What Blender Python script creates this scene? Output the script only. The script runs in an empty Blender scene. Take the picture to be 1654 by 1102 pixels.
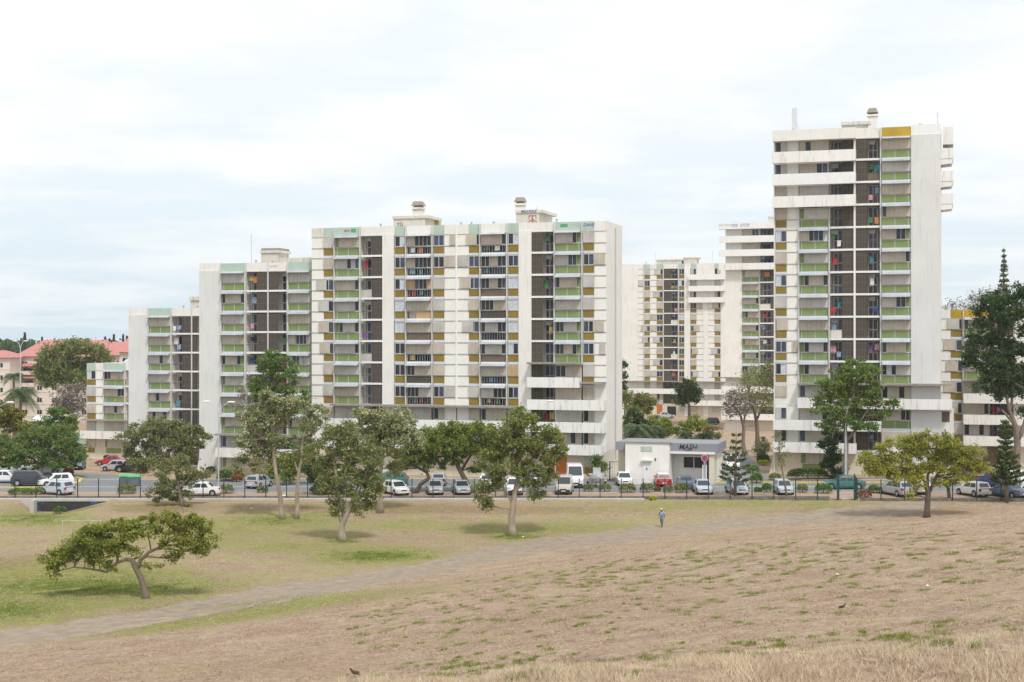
import bpy, math, random
import numpy as np
from mathutils import Vector, Matrix
R = math.radians
SC = bpy.context.scene
COL = SC.collection
random.seed(7)
RNG = np.random.default_rng(11)

# ---------------------------------------------------------------- camera, sky, sun, exposure
F = 2297.0; CX = 827.0; CY = 551.0; CAMH = 16.5          # photograph's focal length and centre in its own pixels
cam = bpy.data.objects.new('camera', bpy.data.cameras.new('camera')); COL.objects.link(cam)
cam.location = (0, 0, CAMH); cam.rotation_euler = (R(90), 0, 0)
cam.data.lens = 50; cam.data.sensor_width = 36; cam.data.clip_start = 0.5; cam.data.clip_end = 9000
SC.camera = cam
SUN_EL, SUN_AZ = 56.0, 158.0                              # azimuth: compass style, 0 = +Y, clockwise
world = bpy.data.worlds.new('World'); SC.world = world; world.use_nodes = True
def build_world():
    nt = world.node_tree; nt.nodes.clear(); N = nt.nodes.new; Lk = nt.links.new
    out = N('ShaderNodeOutputWorld'); bg = N('ShaderNodeBackground'); bg.inputs[1].default_value = 0.1
    sky = N('ShaderNodeTexSky'); sky.sky_type = 'NISHITA'; sky.sun_disc = False
    sky.sun_elevation = R(SUN_EL); sky.sun_rotation = R(SUN_AZ); sky.dust_density = 2.0; sky.ozone_density = 1.5
    tc = N('ShaderNodeTexCoord'); sep = N('ShaderNodeSeparateXYZ'); Lk(tc.outputs['Generated'], sep.inputs[0])
    # cloud deck: direction projected to a flat layer high above
    mz = N('ShaderNodeMath'); mz.operation = 'ADD'; mz.inputs[1].default_value = 0.10; Lk(sep.outputs[2], mz.inputs[0])
    mz2 = N('ShaderNodeMath'); mz2.operation = 'MAXIMUM'; mz2.inputs[1].default_value = 0.03; Lk(mz.outputs[0], mz2.inputs[0])
    dx = N('ShaderNodeMath'); dx.operation = 'DIVIDE'; Lk(sep.outputs[0], dx.inputs[0]); Lk(mz2.outputs[0], dx.inputs[1])
    dy = N('ShaderNodeMath'); dy.operation = 'DIVIDE'; Lk(sep.outputs[1], dy.inputs[0]); Lk(mz2.outputs[0], dy.inputs[1])
    cb = N('ShaderNodeCombineXYZ'); Lk(dx.outputs[0], cb.inputs[0]); Lk(dy.outputs[0], cb.inputs[1])
    n1 = N('ShaderNodeTexNoise'); n1.inputs['Scale'].default_value = 0.9; n1.inputs['Detail'].default_value = 7; n1.inputs['Roughness'].default_value = 0.55
    Lk(cb.outputs[0], n1.inputs['Vector'])
    r1 = N('ShaderNodeMapRange'); r1.inputs[1].default_value = 0.42; r1.inputs[2].default_value = 0.58; r1.inputs[3].default_value = 0.0; r1.inputs[4].default_value = 1.0
    Lk(n1.outputs[0], r1.inputs[0])
    # thin veil all over; thinner towards the horizon
    el = N('ShaderNodeMapRange'); el.inputs[1].default_value = 0.0; el.inputs[2].default_value = 0.16; el.inputs[3].default_value = 0.06; el.inputs[4].default_value = 0.62
    Lk(sep.outputs[2], el.inputs[0])
    m1 = N('ShaderNodeMath'); m1.operation = 'MULTIPLY_ADD'; m1.inputs[1].default_value = 0.48
    Lk(r1.outputs[0], m1.inputs[0]); Lk(el.outputs[0], m1.inputs[2]); m1.use_clamp = True
    veil = N('ShaderNodeMix'); veil.data_type = 'RGBA'; veil.inputs[0].default_value = 0.80
    veil.inputs[7].default_value = (7.7, 9.3, 10.4, 1); Lk(sky.outputs[0], veil.inputs[6])
    mix = N('ShaderNodeMix'); mix.data_type = 'RGBA'; mix.inputs[7].default_value = (10.0, 10.1, 10.1, 1)
    Lk(m1.outputs[0], mix.inputs[0]); Lk(veil.outputs[2], mix.inputs[6])
    Lk(mix.outputs[2], bg.inputs[0]); Lk(bg.outputs[0], out.inputs[0])
build_world()
sun = bpy.data.objects.new('sun', bpy.data.lights.new('sun', 'SUN')); COL.objects.link(sun)
sun.data.energy = 2.6; sun.data.angle = R(9); sun.data.color = (1.0, 0.975, 0.935)
sdir = Vector((math.sin(R(SUN_AZ)) * math.cos(R(SUN_EL)), math.cos(R(SUN_AZ)) * math.cos(R(SUN_EL)), math.sin(R(SUN_EL))))
sun.rotation_euler = sdir.to_track_quat('Z', 'Y').to_euler(); sun.location = (0, 0, 120)
SC.view_settings.view_transform = 'Standard'; SC.view_settings.look = 'None'; SC.view_settings.exposure = 0.06; SC.view_settings.gamma = 1.0
SC.cycles.max_bounces = 5; SC.cycles.diffuse_bounces = 3; SC.cycles.glossy_bounces = 2; SC.cycles.transparent_max_bounces = 8
SC.cycles.use_denoising = True

# ---------------------------------------------------------------- materials
def srgb(r, g, b):
    return tuple(((c / 255) / 12.92 if c / 255 <= 0.04045 else ((c / 255 + 0.055) / 1.055) ** 2.4) for c in (r, g, b))
def nodes_of(name):
    m = bpy.data.materials.new(name); m.use_nodes = True
    nt = m.node_tree; return m, nt, nt.nodes['Principled BSDF']
def mat(name, col, rough=0.8, var=0.12, scale=1.5, metal=0.0, stain=0.0, bump=0.0, spec=0.3, stretch=(1, 1, 1)):
    m, nt, b = nodes_of(name); N = nt.nodes.new; L = nt.links.new
    b.inputs['Roughness'].default_value = rough; b.inputs['Metallic'].default_value = metal
    b.inputs['Specular IOR Level'].default_value = spec
    g = N('ShaderNodeNewGeometry'); mp = N('ShaderNodeMapping'); mp.inputs['Scale'].default_value = stretch
    L(g.outputs['Position'], mp.inputs[0])
    n = N('ShaderNodeTexNoise'); n.inputs['Scale'].default_value = scale; n.inputs['Detail'].default_value = 5; n.inputs['Roughness'].default_value = 0.65
    L(mp.outputs[0], n.inputs['Vector'])
    mx = N('ShaderNodeMix'); mx.data_type = 'RGBA'
    mx.inputs[6].default_value = (*[c * (1 - var) for c in col], 1); mx.inputs[7].default_value = (*[min(1, c * (1 + var)) for c in col], 1)
    mr = N('ShaderNodeMapRange'); mr.inputs[1].default_value = 0.3; mr.inputs[2].default_value = 0.7; L(n.outputs[0], mr.inputs[0]); L(mr.outputs[0], mx.inputs[0])
    res = mx.outputs[2]
    if stain > 0:       # vertical weather streaks and blotches on concrete
        mp2 = N('ShaderNodeMapping'); mp2.inputs['Scale'].default_value = (2.4, 2.4, 0.22); L(g.outputs['Position'], mp2.inputs[0])
        n2 = N('ShaderNodeTexNoise'); n2.inputs['Scale'].default_value = 1.3; n2.inputs['Detail'].default_value = 6; n2.inputs['Roughness'].default_value = 0.7
        L(mp2.outputs[0], n2.inputs['Vector'])
        mr2 = N('ShaderNodeMapRange'); mr2.inputs[1].default_value = 0.52; mr2.inputs[2].default_value = 0.72; mr2.inputs[4].default_value = stain; L(n2.outputs[0], mr2.inputs[0])
        mx2 = N('ShaderNodeMix'); mx2.data_type = 'RGBA'; mx2.inputs[7].default_value = (0.20, 0.185, 0.15, 1)
        L(mr2.outputs[0], mx2.inputs[0]); L(res, mx2.inputs[6]); res = mx2.outputs[2]
    L(res, b.inputs['Base Color'])
    if bump > 0:
        n3 = N('ShaderNodeTexNoise'); n3.inputs['Scale'].default_value = 9; n3.inputs['Detail'].default_value = 6; L(g.outputs['Position'], n3.inputs['Vector'])
        bp = N('ShaderNodeBump'); bp.inputs['Strength'].default_value = bump; bp.inputs['Distance'].default_value = 0.05
        L(n3.outputs[0], bp.inputs['Height']); L(bp.outputs[0], b.inputs['Normal'])
    return m
def leafmat(name, c1, c2, trans=0.3, scale=0.9):
    m, nt, b = nodes_of(name); N = nt.nodes.new; L = nt.links.new
    g = N('ShaderNodeNewGeometry')
    at = N('ShaderNodeAttribute'); at.attribute_name = 'tint'
    n = N('ShaderNodeTexNoise'); n.inputs['Scale'].default_value = scale; n.inputs['Detail'].default_value = 3; L(g.outputs['Position'], n.inputs['Vector'])
    ad = N('ShaderNodeMath'); ad.operation = 'MULTIPLY_ADD'; ad.inputs[1].default_value = 0.6; L(at.outputs['Fac'], ad.inputs[0])
    mr = N('ShaderNodeMapRange'); mr.inputs[1].default_value = 0.3; mr.inputs[2].default_value = 0.7; mr.inputs[4].default_value = 0.5; L(n.outputs[0], mr.inputs[0]); L(mr.outputs[0], ad.inputs[2])
    mx = N('ShaderNodeMix'); mx.data_type = 'RGBA'; mx.inputs[6].default_value = (*c1, 1); mx.inputs[7].default_value = (*c2, 1); L(ad.outputs[0], mx.inputs[0])
    L(mx.outputs[2], b.inputs['Base Color']); b.inputs['Roughness'].default_value = 0.6; b.inputs['Specular IOR Level'].default_value = 0.25
    t = N('ShaderNodeBsdfTranslucent'); L(mx.outputs[2], t.inputs[0])
    ms = N('ShaderNodeMixShader'); ms.inputs[0].default_value = trans; L(b.outputs[0], ms.inputs[1]); L(t.outputs[0], ms.inputs[2])
    L(ms.outputs[0], nt.nodes['Material Output'].inputs[0]); return m
def stripemat(name, c1, c2, sc, axis='Z', rough=0.7, duty=0.5):
    m, nt, b = nodes_of(name); N = nt.nodes.new; L = nt.links.new
    tc = N('ShaderNodeTexCoord'); sp = N('ShaderNodeSeparateXYZ'); L(tc.outputs['Object'], sp.inputs[0])
    mu = N('ShaderNodeMath'); mu.operation = 'MULTIPLY'; mu.inputs[1].default_value = sc; L(sp.outputs[axis], mu.inputs[0])
    fr = N('ShaderNodeMath'); fr.operation = 'FRACT'; L(mu.outputs[0], fr.inputs[0])
    gt = N('ShaderNodeMath'); gt.operation = 'GREATER_THAN'; gt.inputs[1].default_value = duty; L(fr.outputs[0], gt.inputs[0])
    g = N('ShaderNodeNewGeometry'); n = N('ShaderNodeTexNoise'); n.inputs['Scale'].default_value = 0.8; n.inputs['Detail'].default_value = 4; L(g.outputs['Position'], n.inputs['Vector'])
    mx = N('ShaderNodeMix'); mx.data_type = 'RGBA'; mx.inputs[6].default_value = (*c1, 1); mx.inputs[7].default_value = (*c2, 1); L(gt.outputs[0], mx.inputs[0])
    mr = N('ShaderNodeMapRange'); mr.inputs[1].default_value = 0.3; mr.inputs[2].default_value = 0.7; mr.inputs[3].default_value = 0.82; mr.inputs[4].default_value = 1.12; L(n.outputs[0], mr.inputs[0])
    m2 = N('ShaderNodeMix'); m2.data_type = 'RGBA'; m2.blend_type = 'MULTIPLY'; m2.inputs[0].default_value = 1; L(mx.outputs[2], m2.inputs[6]); L(mr.outputs[0], m2.inputs[7])
    L(m2.outputs[2], b.inputs['Base Color']); b.inputs['Roughness'].default_value = rough; return m
def screenmat(name):      # brown claustra: a fine grid with a few paler ribs
    m, nt, b = nodes_of(name); N = nt.nodes.new; L = nt.links.new
    tc = N('ShaderNodeTexCoord'); sp = N('ShaderNodeSeparateXYZ'); L(tc.outputs['Object'], sp.inputs[0])
    def grid(axis, sc, th):
        mu = N('ShaderNodeMath'); mu.operation = 'MULTIPLY'; mu.inputs[1].default_value = sc; L(sp.outputs[axis], mu.inputs[0])
        fr = N('ShaderNodeMath'); fr.operation = 'FRACT'; L(mu.outputs[0], fr.inputs[0])
        gt = N('ShaderNodeMath'); gt.operation = 'GREATER_THAN'; gt.inputs[1].default_value = th; L(fr.outputs[0], gt.inputs[0]); return gt
    a = grid('X', 2.9, 0.80); c = grid('Z', 1.25, 0.9)
    mxm = N('ShaderNodeMath'); mxm.operation = 'MAXIMUM'; L(a.outputs[0], mxm.inputs[0]); L(c.outputs[0], mxm.inputs[1])
    g = N('ShaderNodeNewGeometry'); n = N('ShaderNodeTexNoise'); n.inputs['Scale'].default_value = 0.7; n.inputs['Detail'].default_value = 4; L(g.outputs['Position'], n.inputs['Vector'])
    base = N('ShaderNodeMix'); base.data_type = 'RGBA'; base.inputs[6].default_value = (0.050, 0.042, 0.034, 1); base.inputs[7].default_value = (0.085, 0.070, 0.055, 1); L(n.outputs[0], base.inputs[0])
    mx = N('ShaderNodeMix'); mx.data_type = 'RGBA'; mx.inputs[7].default_value = (0.115, 0.098, 0.080, 1); L(mxm.outputs[0], mx.inputs[0]); L(base.outputs[2], mx.inputs[6])
    L(mx.outputs[2], b.inputs['Base Color']); b.inputs['Roughness'].default_value = 0.9; return m

M = {}
M['cream'] = mat('cream_concrete', (0.775, 0.757, 0.715), 0.85, 0.05, 0.35, stain=0.22)
M['cream2'] = mat('cream_panel', (0.80, 0.785, 0.74), 0.85, 0.04, 0.5, stain=0.14)
M['white'] = mat('white_paint', (0.80, 0.80, 0.79), 0.7, 0.04, 0.5, stain=0.16)
M['parapet'] = mat('balcony_paint', (0.79, 0.78, 0.75), 0.8, 0.05, 0.45, stain=0.55)
M['oldcream'] = mat('weathered_concrete', (0.66, 0.635, 0.56), 0.9, 0.10, 0.8, stain=0.45)
M['greywhite'] = mat('grey_white_render', (0.68, 0.68, 0.665), 0.85, 0.05, 0.3, stain=0.20)
M['sand'] = mat('sand_render', (0.66, 0.60, 0.475), 0.9, 0.06, 0.5, stain=0.12)
M['rail'] = mat('grey_rail', (0.42, 0.405, 0.38), 0.6, 0.10, 1.0)
M['fin'] = mat('pale_fin', (0.60, 0.595, 0.58), 0.7, 0.08, 1.0)
M['frame'] = mat('window_frame', (0.62, 0.62, 0.62), 0.5, 0.05, 1.0)
M['band'] = mat('pale_blue_band', (0.60, 0.64, 0.72), 0.7, 0.06, 0.8, stain=0.1)
M['yellow'] = mat('ochre_panel', (0.25, 0.17, 0.028), 0.6, 0.14, 0.7)
M['yellow2'] = mat('ochre_parapet', (0.46, 0.31, 0.035), 0.8, 0.2, 0.6, stain=0.4)
M['green'] = mat('green_panel', (0.205, 0.275, 0.10), 0.6, 0.10, 0.7)
M['teal'] = mat('pale_teal', (0.43, 0.54, 0.465), 0.75, 0.08, 0.7, stain=0.2)
M['awning'] = stripemat('awning_slats', (0.40, 0.42, 0.455), (0.47, 0.49, 0.53), 3.0, 'X', 0.5)
M['shutter'] = stripemat('shutter_beige', (0.55, 0.49, 0.405), (0.43, 0.385, 0.32), 9.0, 'Z')
M['shutter2'] = stripemat('shutter_grey', (0.55, 0.53, 0.50), (0.44, 0.425, 0.40), 9.0, 'Z')
M['shutter3'] = stripemat('shutter_orange', (0.58, 0.38, 0.20), (0.42, 0.27, 0.15), 9.0, 'Z')
M['edge'] = mat('shutter_edge', (0.60, 0.57, 0.50), 0.6, 0.05)
M['dark'] = mat('dark_glass_and_shade', (0.018, 0.020, 0.026), 0.25, 0.3, 0.6, spec=0.5)  # near-black glass; also paints the shade inside open windows and recesses
M['blue'] = mat('blue_glass', (0.045, 0.062, 0.10), 0.3, 0.4, 0.9, spec=0.5)
M['curtain'] = mat('curtain', (0.52, 0.56, 0.62), 0.8, 0.25, 4)
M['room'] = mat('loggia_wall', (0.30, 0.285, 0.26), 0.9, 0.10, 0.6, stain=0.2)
M['screen'] = screenmat('brown_screen')
M['brownrail'] = mat('brown_rail', (0.16, 0.12, 0.09), 0.8, 0.15, 2)
M['canopy'] = mat('canopy_slab', (0.30, 0.275, 0.235), 0.9, 0.25, 1.2)
M['roofgrey'] = mat('roof_grey', (0.27, 0.28, 0.31), 0.8, 0.08, 0.6)
M['redroof'] = mat('red_tiles', (0.47, 0.20, 0.185), 0.8, 0.10, 0.8)
M['housewall'] = mat('house_wall', (0.66, 0.585, 0.52), 0.9, 0.06, 0.4)
M['metal'] = mat('galvanised', (0.52, 0.55, 0.58), 0.45, 0.08, 2, metal=0.3)
M['darkmetal'] = mat('dark_green_metal', (0.018, 0.05, 0.045), 0.5, 0.2, 2)
M['black'] = mat('black_plastic', (0.02, 0.02, 0.02), 0.6, 0.2, 3)
M['asphalt'] = mat('asphalt', (0.205, 0.21, 0.215), 0.95, 0.14, 0.25, bump=0.2)
M['kerb'] = mat('kerb_concrete', (0.48, 0.465, 0.43), 0.95, 0.12, 0.9, bump=0.2)
M['whiteline'] = mat('white_line', (0.72, 0.72, 0.70), 0.8, 0.08, 1.5)
M['yellowline'] = mat('yellow_line', (0.72, 0.52, 0.10), 0.8, 0.1, 1.5)
M['verge'] = mat('red_dirt', (0.36, 0.25, 0.18), 1.0, 0.18, 0.8, bump=0.4)
M['path'] = mat('path_dirt', (0.285, 0.228, 0.172), 1.0, 0.24, 1.1, bump=0.3)
M['bark'] = mat('grey_bark', (0.20, 0.155, 0.12), 0.95, 0.30, 2.0, bump=0.8, stretch=(1, 1, 0.35))
M['palebark'] = mat('paper_bark', (0.33, 0.27, 0.21), 0.95, 0.30, 2.2, bump=0.8, stretch=(1, 1, 0.35))
M['darkbark'] = mat('dark_bark', (0.115, 0.09, 0.07), 0.95, 0.30, 2.0, bump=0.8)
M['skin'] = mat('skin', (0.16, 0.085, 0.055), 0.6, 0.05, 6)
M['shirt'] = mat('blue_shirt', (0.24, 0.36, 0.52), 0.9, 0.15, 6)
M['shorts'] = mat('blue_shorts', (0.13, 0.23, 0.42), 0.9, 0.15, 6)
M['cap'] = mat('white_cap', (0.75, 0.72, 0.68), 0.9, 0.05, 6)
LEAF = {
 'acacia': leafmat('acacia_leaves', (.125, .165, .022), (.36, .385, .075)),
 'lime': leafmat('lime_leaves', (.23, .25, .018), (.52, .52, .05)),
 'euc': leafmat('eucalyptus_leaves', (.135, .170, .055), (.335, .365, .135), .38),
 'eucpale': leafmat('flowering_leaves', (.20, .22, .09), (.66, .65, .42)),
 'dark': leafmat('dark_leaves', (.032, .064, .020), (.095, .160, .050), .38),
 'mid': leafmat('mid_green_leaves', (.075, .145, .028), (.21, .32, .075), .38),
 'olive': leafmat('olive_leaves', (.140, .165, .060), (.345, .360, .150), .38),
 'pine': leafmat('pine_leaves', (.055, .090, .030), (.16, .21, .075)),
 'red': leafmat('red_leaves', (0.07, 0.02, 0.02), (0.16, 0.05, 0.05)),
 'rust': leafmat('rust_leaves', (0.20, 0.09, 0.03), (0.35, 0.19, 0.08)),
 'flame': leafmat('flame_tree_leaves', (0.10, 0.16, 0.02), (0.30, 0.28, 0.05)),
 'twig': leafmat('bare_twigs', (0.16, 0.13, 0.11), (0.27, 0.24, 0.20), 0.0),
 'frond': leafmat('palm_fronds', (.05, .085, .03), (.19, .25, .12)),
}

# ---------------------------------------------------------------- helpers
def tag(o, label=None, cat=None, group=None, kind=None):
    if label: o['label'] = label
    if cat: o['category'] = cat
    if group: o['group'] = group
    if kind: o['kind'] = kind
    return o
def empty(name, loc, rz=0.0):
    o = bpy.data.objects.new(name, None); COL.objects.link(o); o.location = loc; o.rotation_euler = (0, 0, rz); o.empty_display_size = 0.3
    return o
class MB:
    def __init__(s): s.v = []; s.f = []
    def box(s, x0, x1, y0, y1, z0, z1):
        n = len(s.v)
        s.v += [(x0, y0, z0), (x1, y0, z0), (x1, y1, z0), (x0, y1, z0), (x0, y0, z1), (x1, y0, z1), (x1, y1, z1), (x0, y1, z1)]
        s.f += [(n, n+3, n+2, n+1), (n+4, n+5, n+6, n+7), (n, n+1, n+5, n+4), (n+1, n+2, n+6, n+5), (n+2, n+3, n+7, n+6), (n+3, n, n+4, n+7)]
        return s
    def prism(s, pts, y0, y1):                 # polygon in xz extruded along y
        n = len(s.v); k = len(pts)
        s.v += [(p[0], y0, p[1]) for p in pts] + [(p[0], y1, p[1]) for p in pts]
        s.f += [tuple(range(n, n + k)), tuple(range(n + 2*k - 1, n + k - 1, -1))]
        for i in range(k): j = (i + 1) % k; s.f.append((n + i, n + k + i, n + k + j, n + j))
        return s
    def prismx(s, pts, x0, x1):                # polygon in yz extruded along x
        n = len(s.v); k = len(pts)
        s.v += [(x0, p[0], p[1]) for p in pts] + [(x1, p[0], p[1]) for p in pts]
        s.f += [tuple(range(n + k - 1, n - 1, -1)), tuple(range(n + k, n + 2*k))]
        for i in range(k): j = (i + 1) % k; s.f.append((n + i, n + j, n + k + j, n + k + i))
        return s
    def tube(s, pts, rad, seg=8, cap=True):
        pts = [Vector(p) for p in pts]
        if not isinstance(rad, (list, tuple)): rad = [rad] * len(pts)
        n0 = len(s.v); prev = None
        for i, p in enumerate(pts):
            d = (pts[min(i+1, len(pts)-1)] - pts[max(i-1, 0)])
            d = d.normalized() if d.length > 1e-9 else Vector((0, 0, 1))
            if prev is None:
                a = d.orthogonal().normalized()
            else:
                a = prev - d * prev.dot(d)
                a = a.normalized() if a.length > 1e-6 else d.orthogonal().normalized()
            prev = a; b = d.cross(a)
            for k in range(seg):
                t = 2 * math.pi * k / seg
                q = p + (a * math.cos(t) + b * math.sin(t)) * rad[i]; s.v.append(tuple(q))
        for i in range(len(pts) - 1):
            for k in range(seg):
                k2 = (k + 1) % seg
                s.f.append((n0 + i*seg + k, n0 + i*seg + k2, n0 + (i+1)*seg + k2, n0 + (i+1)*seg + k))
        if cap:
            s.f.append(tuple(n0 + k for k in range(seg - 1, -1, -1))); e = n0 + (len(pts) - 1) * seg
            s.f.append(tuple(e + k for k in range(seg)))
        return s
    def ball(s, c, r, seg=10, rings=6):
        n = len(s.v); cx, cy, cz = c; rx, ry, rz = r if isinstance(r, (tuple, list)) else (r, r, r)
        s.v.append((cx, cy, cz + rz))
        for i in range(1, rings):
            a = math.pi * i / rings
            for k in range(seg):
                t = 2*math.pi*k/seg; s.v.append((cx + rx*math.sin(a)*math.cos(t), cy + ry*math.sin(a)*math.sin(t), cz + rz*math.cos(a)))
        s.v.append((cx, cy, cz - rz)); last = len(s.v) - 1
        for k in range(seg):
            k2 = (k+1) % seg; s.f.append((n, n+1+k, n+1+k2)); s.f.append((last, last-seg+k2, last-seg+k))
        for i in range(rings - 2):
            for k in range(seg):
                k2 = (k+1) % seg; a = n+1+i*seg; s.f.append((a+k, a+seg+k, a+seg+k2, a+k2))
        return s
    def quad(s, a, b, c, d):
        n = len(s.v); s.v += [tuple(a), tuple(b), tuple(c), tuple(d)]; s.f.append((n, n+1, n+2, n+3)); return s
    def build(s, name, m, parent=None, smooth=False, loc=None, bevel=0):
        me = bpy.data.meshes.new(name); me.from_pydata(s.v, [], s.f); me.materials.append(m)
        if smooth: me.polygons.foreach_set('use_smooth', [True] * len(me.polygons))
        o = bpy.data.objects.new(name, me); COL.objects.link(o)
        if parent is not None: o.parent = parent
        if loc is not None: o.location = loc
        if bevel: 
            b = o.modifiers.new('bevel', 'BEVEL'); b.width = bevel; b.segments = 2; b.limit_method = 'ANGLE'
        return o
def B(name, m, parent, *bx):
    mb = MB()
    for b in bx: mb.box(*b)
    return mb.build(name, m, parent)
def npmesh(name, verts, faces_n, m, parent=None, tint=None, loc=None, nper=4):
    me = bpy.data.meshes.new(name); nv = len(verts); nf = faces_n
    me.vertices.add(nv); me.vertices.foreach_set('co', np.ascontiguousarray(verts, dtype=np.float32).ravel())
    me.loops.add(nf * nper); me.loops.foreach_set('vertex_index', np.arange(nf * nper, dtype=np.int32))
    me.polygons.add(nf); me.polygons.foreach_set('loop_start', np.arange(0, nf * nper, nper, dtype=np.int32))
    me.polygons.foreach_set('loop_total', np.full(nf, nper, dtype=np.int32))
    if tint is not None:
        a = me.attributes.new('tint', 'FLOAT', 'FACE'); a.data.foreach_set('value', tint.astype(np.float32))
    me.update(calc_edges=True); me.materials.append(m)
    o = bpy.data.objects.new(name, me); COL.objects.link(o)
    if parent is not None: o.parent = parent
    if loc is not None: o.location = loc
    return o
def text_mesh(name, txt, m, parent, size, loc, rot, shear=0.0, depth=0.01, bold=0.0, sx=1.0):
    cu = bpy.data.curves.new(name, 'FONT'); cu.body = txt; cu.size = size; cu.extrude = depth; cu.shear = shear; cu.offset = bold
    cu.align_x = 'CENTER'; cu.align_y = 'CENTER'
    to = bpy.data.objects.new(name + '_src', cu); COL.objects.link(to)
    dg = bpy.context.evaluated_depsgraph_get(); me = bpy.data.meshes.new_from_object(to.evaluated_get(dg))
    bpy.data.objects.remove(to); me.name = name; me.materials.clear(); me.materials.append(m)
    o = bpy.data.objects.new(name, me); COL.objects.link(o); o.parent = parent; o.location = loc; o.rotation_euler = rot; o.scale = (sx, 1, 1)
    return o

# ---------------------------------------------------------------- terrain
def sst(a, b, x): t = np.clip((x - a) / (b - a), 0, 1); return t * t * (3 - 2 * t)
def base_h(X, Y):
    X = np.asarray(X, float); Y = np.asarray(Y, float)
    right = 0.016 * np.clip(X, 0, 60) * sst(105, 146, Y) * (1 - sst(190, 260, Y))
    g = -1.0 + sst(130, 147, Y)
    left = sst(-20, -50, X)
    g = g - sst(166, 182, Y) * (0.15 + 0.85 * left) - sst(190, 235, Y) * (0.85 - 0.15 * left) - 0.5 * left * sst(195, 225, Y)
    # ditch in front of the culvert at far left
    g = g - 1.25 * np.clip((-41.5 - X) / 4.6, 0, 1) * sst(-50.9, -49.9, X) * sst(137, 146, Y) * (1 - sst(148.0, 148.4, Y))
    return g + right
def hill_h(X, Y):
    X = np.asarray(X, float); Y = np.asarray(Y, float)
    pl = 9.98 + 0.1078 * X - 0.0925 * Y + 1.0
    pl = pl + 0.10 * np.sin(X * 0.23 + Y * 0.11) + 0.07 * np.sin(X * 0.6 - Y * 0.31)
    pl = np.where(pl > 0.0, pl, 0.0) ** 1.0
    soft = np.sqrt(pl * pl + 0.05) - 0.2236
    S = 1 - sst(100, 146, Y)
    far = soft * S
    near = 10.57 + 0.0726 * X - 0.42 * np.logaddexp(0, (Y - 26.0) * 1.6) / 1.6 + 1.0 + 0.05 * np.sin(X * 1.7) + 0.03 * np.sin(X * 4.1 + Y)
    k = 0.35; m = np.maximum(far, near)
    return m + k * 0.25 * np.exp(-np.abs(far - near) / k)
def g(X, Y): return base_h(X, Y) + hill_h(X, Y)
def hit(px, py):
    Y = np.arange(16, 900, 0.1); X = (px - CX) / F * Y
    ray = CAMH - (py - CY) / F * Y; gg = g(X, Y); i = np.argmax(ray <= gg)
    return Vector((X[i], Y[i], float(gg[i])))
def at(px, py, Y): return Vector(((px - CX) / F * Y, Y, CAMH - (py - CY) / F * Y))
def gz(X, Y): return float(g(X, Y))

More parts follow.
